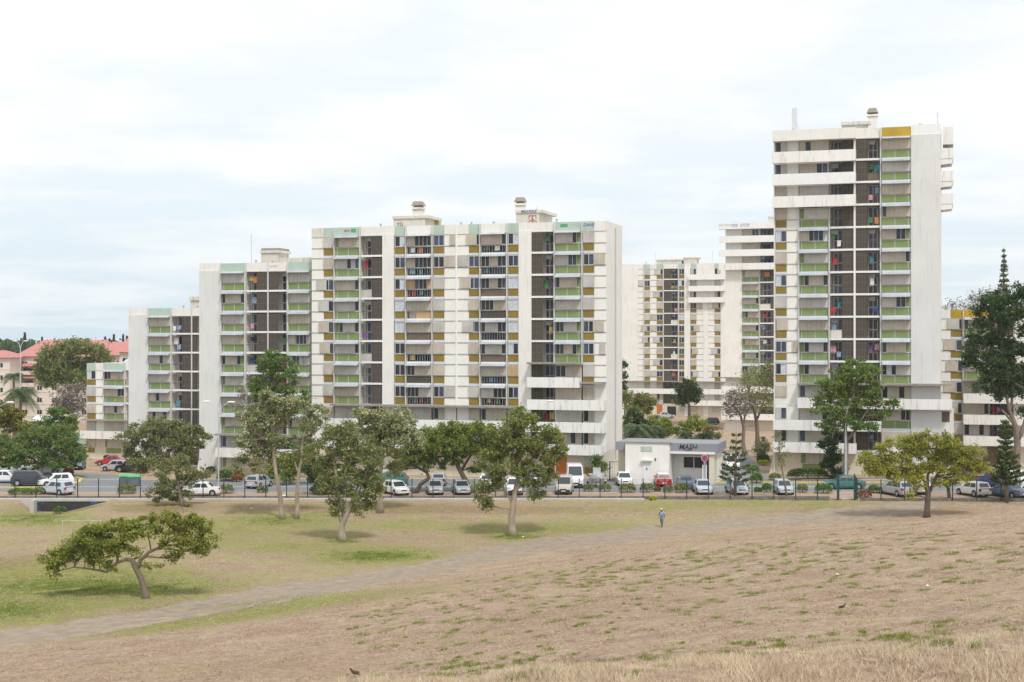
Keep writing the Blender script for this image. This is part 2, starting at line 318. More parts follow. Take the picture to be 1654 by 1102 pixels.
def ground():
    ys = np.concatenate([np.arange(-30, 15, 3), np.arange(15, 34, 0.3), np.arange(34, 152, 0.7), np.arange(152, 260, 2.5), np.arange(260, 600, 15), np.geomspace(600, 8000, 22)])
    xs = np.concatenate([-np.geomspace(6000, 75, 20), np.arange(-70, 70.1, 0.7), np.geomspace(75, 6000, 20)])
    X, Y = np.meshgrid(xs, ys); Z = g(X, Y)
    Z = Z + 0.03 * RNG.standard_normal(Z.shape) * (Y < 146)
    nx, ny = len(xs), len(ys)
    me = bpy.data.meshes.new('ground'); me.vertices.add(nx * ny)
    me.vertices.foreach_set('co', np.stack([X, Y, Z], -1).astype(np.float32).ravel())
    i = np.arange(nx * ny).reshape(ny, nx)
    q = np.stack([i[:-1, :-1], i[:-1, 1:], i[1:, 1:], i[1:, :-1]], -1).reshape(-1, 4).astype(np.int32)
    me.loops.add(q.size); me.loops.foreach_set('vertex_index', q.ravel()); me.polygons.add(len(q))
    me.polygons.foreach_set('loop_start', np.arange(0, q.size, 4, dtype=np.int32)); me.polygons.foreach_set('loop_total', np.full(len(q), 4, dtype=np.int32))
    me.polygons.foreach_set('use_smooth', [True] * len(q))
    me.update(calc_edges=True)
    # how lush or bare the ground is, spot by spot
    PX = CX + X / np.maximum(Y, 1) * F; PY = CY + (CAMH - Z) / np.maximum(Y, 1) * F
    G_ = np.zeros_like(X); D_ = np.zeros_like(X)
    def ell(A, cx, cy, rx, ry, s, sl=0.0):
        d = ((PX - cx) / rx) ** 2 + ((PY - cy - sl * (PX - cx)) / ry) ** 2
        A += s * np.exp(-d * 1.1) * (Y > 15)
    for e in [(130, 945, 200, 24, 1.5), (20, 985, 120, 24, 1.2), (600, 898, 85, 10, 1.6, -.05), (470, 885, 110, 10, .5), (370, 992, 170, 15, 1.15, -.15), (620, 960, 170, 13, 0.65, -.12),
              (200, 1020, 260, 14, .4, -.12), (830, 866, 40, 6, 1.0), (470, 838, 70, 8, .6), (60, 838, 90, 12, .9), (555, 873, 30, 5, .7), (900, 852, 160, 10, .40), (1200, 815, 260, 6, .45),
              (1150, 870, 170, 8, .35, -.12), (700, 848, 150, 14, .2), (330, 870, 140, 25, .32), (860, 930, 90, 8, .5, -.1), (1300, 840, 120, 5, .35), (380, 850, 300, 18, .2), (240, 1080, 300, 20, .25)]: ell(G_, *e)
    for e in [(60, 915, 150, 22, 1.1), (260, 925, 120, 12, .5), (650, 822, 330, 11, .9), (240, 822, 90, 9, .8), (1420, 825, 190, 10, .9), (1000, 826, 240, 8, .35), (900, 1000, 420, 45, .35, -.1), (450, 1075, 250, 22, .3)]: ell(D_, *e)
    G_ += 0.62 * sst(-0.9, 0.5, -hill_h(X, Y)) * (Y < 147)
    D_ += 0.0 * X
    a = me.attributes.new('green', 'FLOAT', 'POINT'); a.data.foreach_set('value', np.clip(G_, 0, 1).astype(np.float32).ravel())
    a = me.attributes.new('dirt', 'FLOAT', 'POINT'); a.data.foreach_set('value', np.clip(D_, 0, 1).astype(np.float32).ravel())
    m, nt, b = nodes_of('dry_grass_ground'); N = nt.nodes.new; L = nt.links.new
    geo = N('ShaderNodeNewGeometry')
    def noise(s, det=5, rough=0.6, st=(1, 1, 1)):
        mp = N('ShaderNodeMapping'); mp.inputs['Scale'].default_value = st; L(geo.outputs['Position'], mp.inputs[0])
        n = N('ShaderNodeTexNoise'); n.inputs['Scale'].default_value = s; n.inputs['Detail'].default_value = det; n.inputs['Roughness'].default_value = rough; L(mp.outputs[0], n.inputs['Vector']); return n.outputs[0]
    def mr(x, a, c, lo=0.0, hi=1.0):
        r = N('ShaderNodeMapRange'); r.inputs[1].default_value = a; r.inputs[2].default_value = c; r.inputs[3].default_value = lo; r.inputs[4].default_value = hi; L(x, r.inputs[0]); return r.outputs[0]
    def mixc(f, c1, c2):
        x = N('ShaderNodeMix'); x.data_type = 'RGBA'
        for idx, c in ((6, c1), (7, c2)):
            if isinstance(c, tuple): x.inputs[idx].default_value = (*c, 1)
            else: L(c, x.inputs[idx])
        L(f, x.inputs[0]); return x.outputs[2]
    def op(o_, a, c):
        x = N('ShaderNodeMath'); x.operation = o_
        for idx, q in ((0, a), (1, c)):
            if isinstance(q, (int, float)): x.inputs[idx].default_value = q
            else: L(q, x.inputs[idx])
        return x.outputs[0]
    nb, nm, nf, nff = noise(0.06, 4), noise(0.40, 8, 0.74, (0.6, 1, 1)), noise(5.0, 6, 0.75), noise(22.0, 4, 0.8)
    straw = mixc(mr(nm, .38, .62), (0.255, 0.165, 0.120), (0.46, 0.350, 0.250))
    straw = mixc(mr(nf, .45, .62, 0, .8), straw, (0.57, 0.46, 0.335))
    straw = mixc(mr(noise(1.7, 5, .7), .45, .66, 0, .55), straw, (0.27, 0.175, 0.130))
    straw = mixc(mr(nff, .50, .66, 0, .6), straw, (0.22, 0.16, 0.12))
    dirt = mixc(mr(nf, .35, .7), (0.225, 0.145, 0.10), (0.33, 0.225, 0.16))
    ga = N('ShaderNodeAttribute'); ga.attribute_name = 'green'; da = N('ShaderNodeAttribute'); da.attribute_name = 'dirt'
    df = mr(op('ADD', da.outputs['Fac'], op('MULTIPLY', op('SUBTRACT', nm, .5), 2.6)), .25, .80)
    c = mixc(df, straw, dirt)
    # green: attribute pushed by noise
    gr = op('ADD', ga.outputs['Fac'], op('ADD', op('MULTIPLY', op('SUBTRACT', nm, .5), 2.0), op('MULTIPLY', op('SUBTRACT', nf, .5), 1.7)))
    nk = noise(1.6, 7, .8, (.7, 1, 1)); gr = op('ADD', gr, op('MULTIPLY', op('SUBTRACT', nk, .5), 2.6)); gr = op('ADD', gr, op('MULTIPLY', op('SUBTRACT', nb, .5), 0.6))
    gf = mr(gr, .28, .85, 0, .85)
    grass = mixc(mr(op('ADD', op('MULTIPLY', nf, .5), op('MULTIPLY', nk, .5)), .42, .58), (0.115, 0.145, 0.028), (0.33, 0.325, 0.11))
    c = mixc(gf, c, grass)
    L(c, b.inputs['Base Color']); b.inputs['Roughness'].default_value = 1.0; b.inputs['Specular IOR Level'].default_value = 0.05
    bp = N('ShaderNodeBump'); bp.inputs['Strength'].default_value = 0.7; bp.inputs['Distance'].default_value = 0.12
    L(op('ADD', nf, op('MULTIPLY', nff, .5)), bp.inputs['Height']); L(bp.outputs[0], b.inputs['Normal'])
    me.materials.append(m)
    o = bpy.data.objects.new('ground', me); COL.objects.link(o); tag(o, kind='structure')
ground()

def sheet(name, pts_fn, m, n, off, sink=False):       # strip between two edge functions s->(xy) laid on the terrain
    v = []; f = []; K = 8
    for i in range(n + 1):
        a, c = pts_fn(i / n)
        for k in range(K + 1):
            x = a[0] + (c[0] - a[0]) * k / K; y = a[1] + (c[1] - a[1]) * k / K; v.append((x, y, gz(x, y) + (off if not sink or 0 < k < K else -0.09)))
    for i in range(n):
        for k in range(K): q = i * (K + 1) + k; f.append((q, q + K + 1, q + K + 2, q + 1))
    me = bpy.data.meshes.new(name); me.from_pydata(v, [], f); me.materials.append(m)
    o = bpy.data.objects.new(name, me); COL.objects.link(o); tag(o, kind='structure'); return o
def interp(tab, x):
    return float(np.interp(x, [t[0] for t in tab], [t[1] for t in tab]))
def build_path():
    up = [(-60, 1022), (0, 1015), (230, 985), (400, 948), (560, 925), (700, 903), (830, 872), (1000, 853), (1150, 836), (1300, 825), (1400, 812), (1480, 810), (1560, 814)]
    lo = [(-60, 1064), (0, 1051), (230, 1013), (400, 983), (560, 958), (700, 930), (830, 903), (1000, 879), (1150, 860), (1300, 847), (1460, 837), (1560, 834)]
    def edge(s):
        px = -60 + s * 1600
        a = hit(px, interp(up, px)); c = hit(px, interp(lo, px))
        if px > 1380:          # behind the hill's shoulder the track keeps to the flat field and narrows to nothing
            Yc = max(c.y, 127.0 + (px - 1380) * .02); Yc = Yc + (a.y - Yc) * max(0, (px - 1440) / 105) ** 1.3; c = Vector(((px - CX) / F * Yc, Yc, 0))
        w = 0.35 * (math.sin(px * .11) + math.sin(px * .043 + 1) + random.uniform(-.6, .6))
        w2 = 0.35 * (math.sin(px * .09 + 2) + math.sin(px * .031) + random.uniform(-.6, .6))
        return (a.x, a.y + w), (c.x, c.y + w2)
    sheet('path', edge, M['path'], 420, 0.06, True)
build_path()
def fenceY(X): return 148.4 - (0.15 * X if X > 0 else 0)
def roadstrip(name, d0, d1, m, off, x0=-110, x1=110):
    sheet(name, lambda s: ((x0 + s*(x1-x0), fenceY(x0 + s*(x1-x0)) + d1), (x0 + s*(x1-x0), fenceY(x0 + s*(x1-x0)) + d0)), m, 160, off)
roadstrip('verge', 0.6, 6.2, M['verge'], 0.02)
roadstrip('road', 6.2, 21.5, M['asphalt'], 0.035)
roadstrip('road_marking', 11.9, 12.15, M['whiteline'], 0.045)
sheet('car_park', lambda s: ((-112 + s*64, 214 - 30*s), (-112 + s*64, 169.5)), M['asphalt'], 40, 0.04)
sheet('driveway', lambda s: ((27.0 + s * 6.6, 208 - s*3), (21.5 + s * 8.5, 164.5)), M['asphalt'], 10, 0.042)
sheet('footpath', lambda s: ((14 + s * 50, 238 - 9*s), (14 + s*50, 236.6 - 9*s)), M['kerb'], 10, 0.05)
sheet('footpath', lambda s: ((20 + s * 40, 222 + 5*s), (20 + s*40, 220.2 + 5*s)), M['kerb'], 10, 0.05)
def kerb(name, pts, m, w=0.18, h=0.14):
    mb = MB()
    for (x0, y0), (x1, y1) in zip(pts[:-1], pts[1:]):
        n = max(1, int(math.hypot(x1-x0, y1-y0) / 4))
        for i in range(n):
            xa, ya = x0+(x1-x0)*i/n, y0+(y1-y0)*i/n; xb, yb = x0+(x1-x0)*(i+1)/n, y0+(y1-y0)*(i+1)/n
            d = Vector((xb-xa, yb-ya)).normalized(); nn = Vector((-d.y, d.x)) * w / 2
            za, zb = gz(xa, ya), gz(xb, yb); k = len(mb.v)
            for (x, y, z) in ((xa, ya, za), (xb, yb, zb)):
                mb.v += [(x+nn.x, y+nn.y, z-.2), (x-nn.x, y-nn.y, z-.2), (x-nn.x, y-nn.y, z+h), (x+nn.x, y+nn.y, z+h)]
            mb.f += [(k, k+1, k+5, k+4), (k+1, k+2, k+6, k+5), (k+2, k+3, k+7, k+6), (k+3, k, k+4, k+7), (k, k+3, k+2, k+1), (k+4, k+5, k+6, k+7)]
    return tag(mb.build(name, m), kind='structure')
kerb('kerb', [(-58, fenceY(0) + 21.5), (0, fenceY(0) + 21.5), (20.5, fenceY(20.5) + 18)], M['kerb'])
kerb('kerb', [(33, fenceY(33) + 19), (75, fenceY(75) + 20)], M['kerb'])
kerb('kerb', [(-110, fenceY(0) + 6.1), (0, fenceY(0) + 6.1), (75, fenceY(75) + 6.1)], M['kerb'], 0.15, 0.1)
kerb('yellow_kerb', [(23, 161.2), (30, 160.2), (41.5, 158.6)], M['yellowline'], 0.22, 0.16)
kerb('yellow_kerb', [(47, 157.6), (60, 155.8)], M['yellowline'], 0.22, 0.16)
# traffic island with yellow kerb in the left car park
isl = [hit(px, py) for px, py in [(0, 789), (50, 789), (100, 785), (128, 780), (133, 775), (122, 772), (95, 774)]]
kerb('yellow_kerb', [(p.x, p.y) for p in isl], M['yellowline'], 0.3, 0.15)
lf = [hit(px, py) for px, py in [(132, 754), (165, 759), (200, 766), (228, 775)]]
kerb('yellow_kerb', [(p.x, p.y) for p in lf], M['yellowline'], 0.2, 0.03)

# ---------------------------------------------------------------- apartment blocks
T = 0.31; TH = math.atan(T); FH = 2.66
ORD = ['ground', 'second', 'third', 'fourth', 'fifth', 'sixth', 'seventh', 'eighth', 'ninth', 'tenth', 'eleventh', 'twelfth', 'thirteenth', 'fourteenth', 'fifteenth', 'sixteenth']
CLOTH = {'blue': (0.04, 0.08, 0.25), 'pale blue': (0.25, 0.35, 0.50), 'turquoise': (0.08, 0.26, 0.32), 'pink': (0.55, 0.28, 0.34), 'red': (0.42, 0.05, 0.06), 'orange': (0.55, 0.22, 0.08), 'white': (0.75, 0.74, 0.74), 'dark': (0.04, 0.04, 0.07), 'green': (0.08, 0.20, 0.09), 'yellow': (0.50, 0.40, 0.14), 'purple': (0.20, 0.09, 0.28)}
CM = {}
def clothmat(c):
    if c not in CM: CM[c] = mat('cloth_' + c.replace(' ', '_'), CLOTH[c], 0.9, 0.25, 3.5)
    return CM[c]
class Bld:
    def __init__(s, name, label, sref, pxref, px0, px1, c, nfl, depth, seed, short, base=None, group=None, cat='apartment block'):
        s.rng = random.Random(seed); s.short = short
        k = (pxref - CX) / F; s.Yc = (F / sref) * (1 + T * k)
        k0 = (px0 - CX) / F; s.Y0 = s.Yc / (1 + T * k0); s.X0 = k0 * s.Y0
        s.c = c; s.nfl = nfl; s.depth = depth; s.zr = c + nfl * FH; s.px0 = px0; s.W = s.u(px1)
        s.base = c - 0.6 if base is None else base
        s.root = empty(name, (s.X0, s.Y0, s.base), -TH); tag(s.root, label, cat, group)
        s.solid = MB(); s.wall = MB(); s.panel = MB(); s.rails = MB(); s.fins = MB(); s.holes = []; s.core_front = 1.6
    def u(s, px):
        k = (px - CX) / F; Y = s.Yc / (1 + T * k); return (k * Y - s.X0) / math.cos(TH)
    def L(s, k): return s.c + k * FH - s.base
    def world(s, u, y, zl):
        return Vector((s.X0 + u * math.cos(TH) + y * math.sin(TH), s.Y0 - u * math.sin(TH) + y * math.cos(TH), s.base + zl))
    # ---- pieces
    def window(s, u0, u1, z0, z1, slots, shift=0.0, y=0.0):
        n = len(slots); w = (u1 - u0) / n; fr = MB(); t = 0.055
        fr.box(u0, u1, y - 0.05, y + 0.052, z0, z0 + t); fr.box(u0, u1, y - 0.05, y + 0.052, z1 - t, z1)
        for i in range(n + 1):
            if i in (0, n) or slots[i-1] != 's' or slots[min(i, n-1)] != 's' or n <= 2:
                x = u0 + i * w; x = min(max(x, u0 + t/2), u1 - t/2); fr.box(x - t/2, x + t/2, y - 0.045, y + 0.05, z0 + t, z1 - t)
        wo = fr.build('window', M['frame'], s.root)
        grp = {}
        for i, ch in enumerate(slots):
            a, b_ = u0 + i * w, u0 + (i + 1) * w
            key = {'s': 'dark', 'd': 'dark', 'b': 'blue', 'w': 'curtain', 'g': 'green', 'o': 'dark'}[ch]
            if shift and ch == 's': key = 'dark' if s.rng.random() < .6 else 'blue'
            grp.setdefault(key, MB()).box(a + 0.001, b_ - 0.001, y + 0.028, y + 0.046, z0 + t, z1 - t)
        for k, mb in grp.items(): mb.build('curtain' if k == 'curtain' else 'green_panel' if k == 'green' else 'pane', M[k], wo)
        sh = MB(); ed = 0
        run = [i for i, ch in enumerate(slots) if ch in 'so']
        for i in run:
            a, b_ = u0 + i * w + shift + 0.02, u0 + (i + 1) * w + shift - 0.02
            sh.box(a, b_, y - 0.12 - 0.02 * (i % 2), y - 0.085 - 0.02 * (i % 2), z0 + 0.03, z1 - 0.01)
        if run:
            r = s.rng.random()
            m = M['shutter3'] if 'o' in slots else M['shutter'] if r < .62 else M['shutter2']
            so = sh.build('shutter', m, wo)
            e = MB()
            for i in run + [run[-1] + 1]:
                x = u0 + i * w + shift; e.box(x - 0.022, x + 0.022, y - 0.155, y - 0.08, z0 + 0.02, z1)
            e.build('shutter_frame', M['edge'], so)
        return wo
    def rail_rows(s, u0, u1, k):
        s.rails.box(u0, u1, -0.05, 0.0, s.L(k) + 0.99, s.L(k) + 1.06); s.rails.box(u0, u1, -0.05, 0.0, s.L(k) + 2.41, s.L(k) + 2.46)
    def garment(s, u, z, w, h, col, k, where, y=-0.10):
        mb = MB(); n = 6; W = []
        for i in range(n + 1):
            x = w * (i / n - .5); W.append((x, 0.035 * math.sin(i * 1.9 + k)))
        for i in range(n):
            (xa, ya), (xb, yb) = W[i], W[i+1]; hb = h * (1 + 0.06 * math.sin(i * 2.3))
            q = len(mb.v); mb.v += [(xa, ya, 0), (xb, yb, 0), (xb, yb, -hb), (xa, ya, -hb), (xa, ya + .02, 0), (xb, yb + .02, 0), (xb, yb + .02, -hb), (xa, ya + .02, -hb)]
            mb.f += [(q, q+1, q+2, q+3), (q+7, q+6, q+5, q+4), (q, q+4, q+5, q+1), (q+3, q+2, q+6, q+7)]
            if i == 0: mb.f.append((q, q+3, q+7, q+4))
            if i == n - 1: mb.f.append((q+1, q+5, q+6, q+2))
        o = mb.build('laundry', clothmat(col)); o.location = s.world(u, y, z); o.rotation_euler = (0, 0, -TH)
        tag(o, f'{col} washing on the {ORD[k]} storey {where} balcony of {s.short}', 'laundry', 'washing hung out on the balconies')
    def loggia(s, u0, u1, k, flip, where, rnd=True, solid_rail=None):
        L = s.L(k); w = u1 - u0; split = u0 + w * (0.5 if not flip else 0.5)
        gl = (u0, split) if not flip else (split, u1); sc = (split, u1) if not flip else (u0, split)
        B('floor_slab', M['white'], s.root, (u0 - .02, u1 + .02, -0.06, 1.598, L - 0.14, L + 0.10))
        B('balcony_screen', M['screen'], s.root, (sc[0] + .01, sc[1] - .01, 0.04, 0.10, L + 0.10, L + 2.52 - .002))
        gw = gl[1] - gl[0]; a = gl[0] + gw * (0.24 if not flip else 0.04); b_ = a + gw * 0.72
        fr = MB(); z0, z1 = L + 0.12, L + 2.3
        for x in (a, (a + b_) / 2, b_): fr.box(x - 0.035, x + 0.035, 1.20, 1.27, z0, z1)
        fr.box(a, b_, 1.21, 1.26, z1, z1 + 0.07); fr.box(a, b_, 1.21, 1.26, z0 + 1.0, z0 + 1.06)
        fo = fr.build('balcony_door', M['frame'], s.root)
        B('pane', M['dark'] if s.rng.random() < .6 else M['blue'], fo, (a + .04, b_ - .04, 1.28, 1.30, z0, z1))
        if s.rng.random() < .3: B('air_conditioner', M['frame'], s.root, (gl[0] + gw * .02, gl[0] + gw * .02 + .75, 1.25, 1.55, L + 1.9, L + 2.42))
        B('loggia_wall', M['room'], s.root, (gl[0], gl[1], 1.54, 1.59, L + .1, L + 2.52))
        # railing
        r = MB(); r.box(gl[0] + .01, gl[1] - .01, -0.01, 0.03, L + 0.98, L + 1.07)
        if solid_rail is None: solid_rail = s.rng.random() < .10
        if not solid_rail:
            x = gl[0] + .06
            while x < gl[1] - .04: r.box(x - .012, x + .012, 0.0, 0.02, L + 0.10, L + 0.98); x += 0.22
            r.build('railing', M['brownrail'], s.root)
        else:
            r.box(gl[0] + .02, gl[1] - .02, 0.005, 0.025, L + 0.12, L + 0.98); r.build('railing', s.rng.choice([M['oldcream'], M['brownrail'], M['shutter2']]), s.root)
        if rnd and s.rng.random() < .5:
            n = s.rng.choice([1, 1, 2]); cols = s.rng.sample(list(CLOTH), n)
            for i, c in enumerate(cols):
                gwid = gw * s.rng.uniform(.28, .5); uu = gl[0] + gw * ((i + .5) / n if n > 1 else s.rng.uniform(.3, .7))
                if s.rng.random() < .65: s.garment(uu, L + s.rng.uniform(1.7, 2.1), gwid, s.rng.uniform(.5, .95), c, k, where, 0.45)
                else: s.garment(uu, L + 1.09, gwid, s.rng.uniform(.5, .85), c, k, where, -0.05)
    def infill(s, u0, u1, zz0, zz1, y0=0.06): s.solid.box(u0, u1, y0, s.core_front, zz0, zz1)
    def slots(s, n, bias=0.72):
        # shutters with a few open leaves at random
        r = s.rng.random()
        if r < .42: return 's' * n
        st = ['s'] * n; k = s.rng.choice([1, 1, 1, 2]) if n > 2 else 1; p = s.rng.choice([0, n - k, s.rng.randrange(n - k + 1)])
        for i in range(p, p + k): st[i] = s.rng.choice('dddb')
        if n > 4 and r > .85: st[(p + 3) % n] = s.rng.choice('dw')
        return ''.join(st)
    def bay(s, typ, u0, u1, k, over=None, opt=None, where='', lower=False):
        """one storey of one bay; lower=True means a solid balcony runs in front of it"""
        L = s.L(k); t = typ[0]; opt = opt or {}
        if lower and t in 'GYKP':
            s.panel.box(u0, u1, 0.0, 0.059, L + 0.0, L + 1.0)
            if t == 'P': s.panel.box(u0, u1, 0.0, 0.059, L + 1.0, L + 2.46)
            else:
                n = {'G': 5, 'K': 5, 'Y': 2}[t]; st = over or s.slots(n)
                s.window(u0 + .05, u1 - .05, L + 1.0, L + 2.4, st)
                s.panel.box(u0, u1, 0.0, 0.059, L + 2.4, L + 2.66)
            return
        if t == 'P':
            s.panel.box(u0 + .01, u1 - .01, 0.0, 0.059, L - 0.17, L + 0.96); s.panel.box(u0 + .01, u1 - .01, 0.002, 0.059, L + 1.08, L + 2.40); s.rail_rows(u0, u1, k)
        elif t == 'Y':
            B('floor_band', M['band'], s.root, (u0, u1, -0.02, 0.059, L - 0.18, L + 0.11))
            B('spandrel_panel', M['yellow'], s.root, (u0 + .06, u1 - .06, 0.004, 0.059, L + 0.14, L + 0.96))
            s.rail_rows(u0, u1, k)
            d = opt.get('dir', 0); sh = 0.0
            st = over or ('ss' if 'glass' not in typ else s.rng.choice(['db', 'bd', 'dd', 'ww', 'wd', 'dd', 'bb']))
            if not over and 'glass' not in typ and s.rng.random() < .5: sh = d * (u1 - u0) * s.rng.choice([.25, .35, .55, .95])
            elif over and over[-1] in '0123456789': sh = d * (u1 - u0) * int(over[-1]) / 9; st = over[:-1]
            s.window(u0 + .04, u1 - .04, L + 1.07, L + 2.40, st, sh)
        elif t == 'G':
            B('floor_band', M['band'], s.root, (u0, u1, -0.03, 0.059, L - 0.16, L + 0.11))
            sp = MB(); um = (u0 + u1) / 2; dirr = opt.get('dir', -1); sl = u0 + .28 if dirr < 0 else u1 - .28
            if dirr < 0: segs = [(u0 + .05, sl - .03), (sl + .03, (sl + u1) / 2 - .03), ((sl + u1) / 2 + .03, u1 - .05)]
            else: segs = [(u0 + .05, (u0 + sl) / 2 - .03), ((u0 + sl) / 2 + .03, sl - .03), (sl + .03, u1 - .05)]
            for a, b_ in segs: sp.box(a, b_, 0.004, 0.059, L + 0.14, L + 0.95)
            sp.build('spandrel_panel', M['green'], s.root)
            fm = MB()
            for a, b_ in segs[:-1]: fm.box(b_ + .005, b_ + .055, -0.03, 0.057, L + 0.11, L + 0.96)
            fm.build('spandrel_mullion', M['frame'], s.root)
            s.rail_rows(u0, u1, k)
            st = over or s.slots(6)
            if not over and s.rng.random() < .3: st = ('g' + st[1:]) if dirr < 0 else (st[:-1] + 'g')
            s.window(u0 + .04, u1 - .04, L + 1.07, L + 2.40, st)
            if not opt.get('noaw'): s.awning(u0, u1, L)
        elif t == 'K':
            s.infill(u0, u1, L + 1.0, L + 2.66 - .14); s.infill(u0, u1, L - .14, L + 1.0, 0.85)
            B('floor_slab', M['white'], s.root, (u0, u1, -0.04, 0.848, L - 0.14, L + 0.11))
            s.rail_rows(u0, u1, k); s.window(u0 + .04, u1 - .04, L + 1.07, L + 2.40, over or s.slots(6)); s.awning(u0, u1, L)
            r = MB(); x = u0 + .1
            while x < u1: r.box(x - .01, x + .01, 0.0, 0.02, L + .11, L + .94); x += .33
            kind = opt.get('kind', {}).get(k, s.rng.choice('ooop'))
            if kind == 'p': r.box(u0 + .05, u1 - .05, 0.005, 0.018, L + .12, L + .90); r.build('drying_rack_screen', s.rng.choice([M['brownrail'], M['shutter2'], M['screen']]), s.root)
            elif kind == 'O': r.box(u0 + (u1-u0)*.38, u1 - .03, 0.005, 0.018, L + .12, L + .96); r.build('drying_rack_screen', M['shutter3'], s.root)
            elif kind == 'b': r.box(u0 + .05, u1 - .05, 0.005, 0.018, L + .12, L + .90); r.build('drying_rack_screen', M['brownrail'], s.root)
            else:
                r.build('railing', M['frame'], s.root)
                B('recess_shade_sheet', M['dark'], s.root, (u0 + .05, u1 - .05, 0.80, 0.84, L + .14, L + .98))  # dark sheet at the back, recess shade put into its colour
                for j in range(s.rng.choice([1, 2, 2])):
                    c = s.rng.choice(list(CLOTH)); ww = s.rng.uniform(.35, .7)
                    s.garment(u0 + (u1-u0) * (0.2 + .3*j + s.rng.uniform(0, .2)), L + .93, ww, s.rng.uniform(.45, .7), c, k, where, 0.25)
        elif t == 'L':
            s.loggia(u0, u1, k, opt.get('dir', 1) < 0, where, solid_rail=True if opt.get('solid') == k else None)
    def awning(s, u0, u1, L):
        mb = MB(); a, b_ = u0 + .03, u1 - .03
        mb.prismx([(-0.02, L + 2.60), (-0.02, L + 2.55), (-0.80, L + 2.26), (-0.80, L + 2.31)], a, b_)
        o = mb.build('awning', M['awning'], s.root)
        br = MB()
        for x in (a, b_ - .03): br.prismx([(-0.02, L + 2.54), (-0.02, L + 2.25), (-0.78, L + 2.25)], x, x + .03)
        br.build('awning_bracket', M['rail'], o)
    def balcony(s, u0, u1, k, proj=1.25, m=None, dz=0.0, ends=True, name='balcony_parapet', h=0.98):
        L = s.L(k) + dz; mb = MB()
        mb.box(u0, u1, -proj, -0.13, L - 0.20, L - 0.02)
        mb.box(u0, u1, -proj - .10, -proj, L - 0.24, L + h)
        if ends:
            mb.box(u0, u0 + .1, -proj, -0.13, L - .02, L + h - .01); mb.box(u1 - .1, u1, -proj, -0.13, L - .02, L + h - .01)
        return mb.build(name, m or M['parapet'], s.root)
    def canopy(s, u0, u1, k, proj=1.35, dz=0.0):
        L = s.L(k) + dz; return B('canopy', M['canopy'], s.root, (u0, u1, -proj, -0.13, L - 0.12, L + 0.10))
    def finish(s, parapet, side_extra=None, ptop=0.95, ymax=None):
        W, D = s.W, s.depth; zr = s.zr - s.base; zb = -3.0
        core = MB().box(0, W, s.core_front, D, zb, zr)
        core.build('rear_wall', M['cream'], s.root)
        for mb, n, m in ((s.solid, 'wall', M['cream']), (s.wall, 'plain_wall', M[getattr(s, 'wm', 'cream')]), (s.panel, 'wall_panels', M['cream2']), (s.rails, 'facade_rails', M['rail']), (s.fins, 'facade_fins', M['fin'])):
            if mb.f: mb.build(n, m, s.root)
        groups = {}
        for (u0, u1, mk, dh) in parapet: B('roof_parapet', M[mk], s.root, (u0, u1, -0.03, 0.17, zr - 0.2, zr + ptop + dh))
        pb = MB().box(W - .2, W, 0.17, D, zr + .001, zr + ptop).box(0, .2, 0.17, D, zr + .001, zr + ptop).box(.2, W - .2, D - .2, D, zr + .001, zr + ptop)
        pb.build('roof_parapet', M['cream'], s.root)
        B('roof', M['kerb'], s.root, (.2, W - .2, .17, D - .2, zr + .002, zr + .06))
    def rooms_box(s, u0, u1, y0, d, h, side='oldcream', slab=True, name='roof_house'):
        zr = s.zr - s.base + .06; o = B(name, M[side], s.root, (u0, u1, y0, y0 + d, zr, zr + h))
        if slab: B('roof_slab', M['oldcream'], o, (u0 - .12, u1 + .5, y0 - .12, y0 + d + .5, zr + h, zr + h + .34))
        return o
    def chimney(s, uc, y0, w, z0, h):
        mb = MB().box(uc - w/2, uc + w/2, y0, y0 + w, z0, z0 + h)
        o = mb.build('chimney', M['cream'], s.root); zt = z0 + h; e = w / 2; yc = y0 + e
        def frus(z, a, b_, hh):
            q = MB(); q.v = [(uc - a, yc - a, z), (uc + a, yc - a, z), (uc + a, yc + a, z), (uc - a, yc + a, z), (uc - b_, yc - b_, z + hh), (uc + b_, yc - b_, z + hh), (uc + b_, yc + b_, z + hh), (uc - b_, yc + b_, z + hh)]
            q.f = [(0, 3, 2, 1), (4, 5, 6, 7), (0, 1, 5, 4), (1, 2, 6, 5), (2, 3, 7, 6), (3, 0, 4, 7)]; return q
        q = frus(zt, e * 1.28, e * 1.0, .26); q.build('chimney_collar', M['oldcream'], o)
        frus(zt + .26, e * .8, e * .8, .16).build('chimney_throat', M['brownrail'], o)
        frus(zt + .42, e * 1.30, e * .85, .55).build('chimney_cap', M['canopy'], o); return o
    def vent(s, u, h=.55, y=.6):
        zr = s.zr - s.base; mb = MB().tube([(u, y, zr + .06), (u, y, zr + .95 + h)], .10, 8); mb.tube([(u, y, zr + .95 + h), (u, y, zr + 1.07 + h)], .17, 8)
        mb.build('vent_pipe', M['metal'], s.root)
    def mast(s, u, h, y=1.0):
        zr = s.zr - s.base; mb = MB().tube([(u, y, zr), (u, y, zr + h)], .035, 6); mb.tube([(u - .3, y, zr + h * .8), (u + .3, y, zr + h * .8)], .02, 5); mb.tube([(u - .2, y, zr + h * .9), (u + .2, y, zr + h * .9)], .02, 5)
        mb.build('roof_aerial', M['metal'], s.root)
    def plain(s, u0, u1, z0=None, z1=None, y=-0.12):
        s.wall.box(u0, u1, y, s.core_front, -3.0 if z0 is None else z0, (s.zr - s.base) if z1 is None else z1)
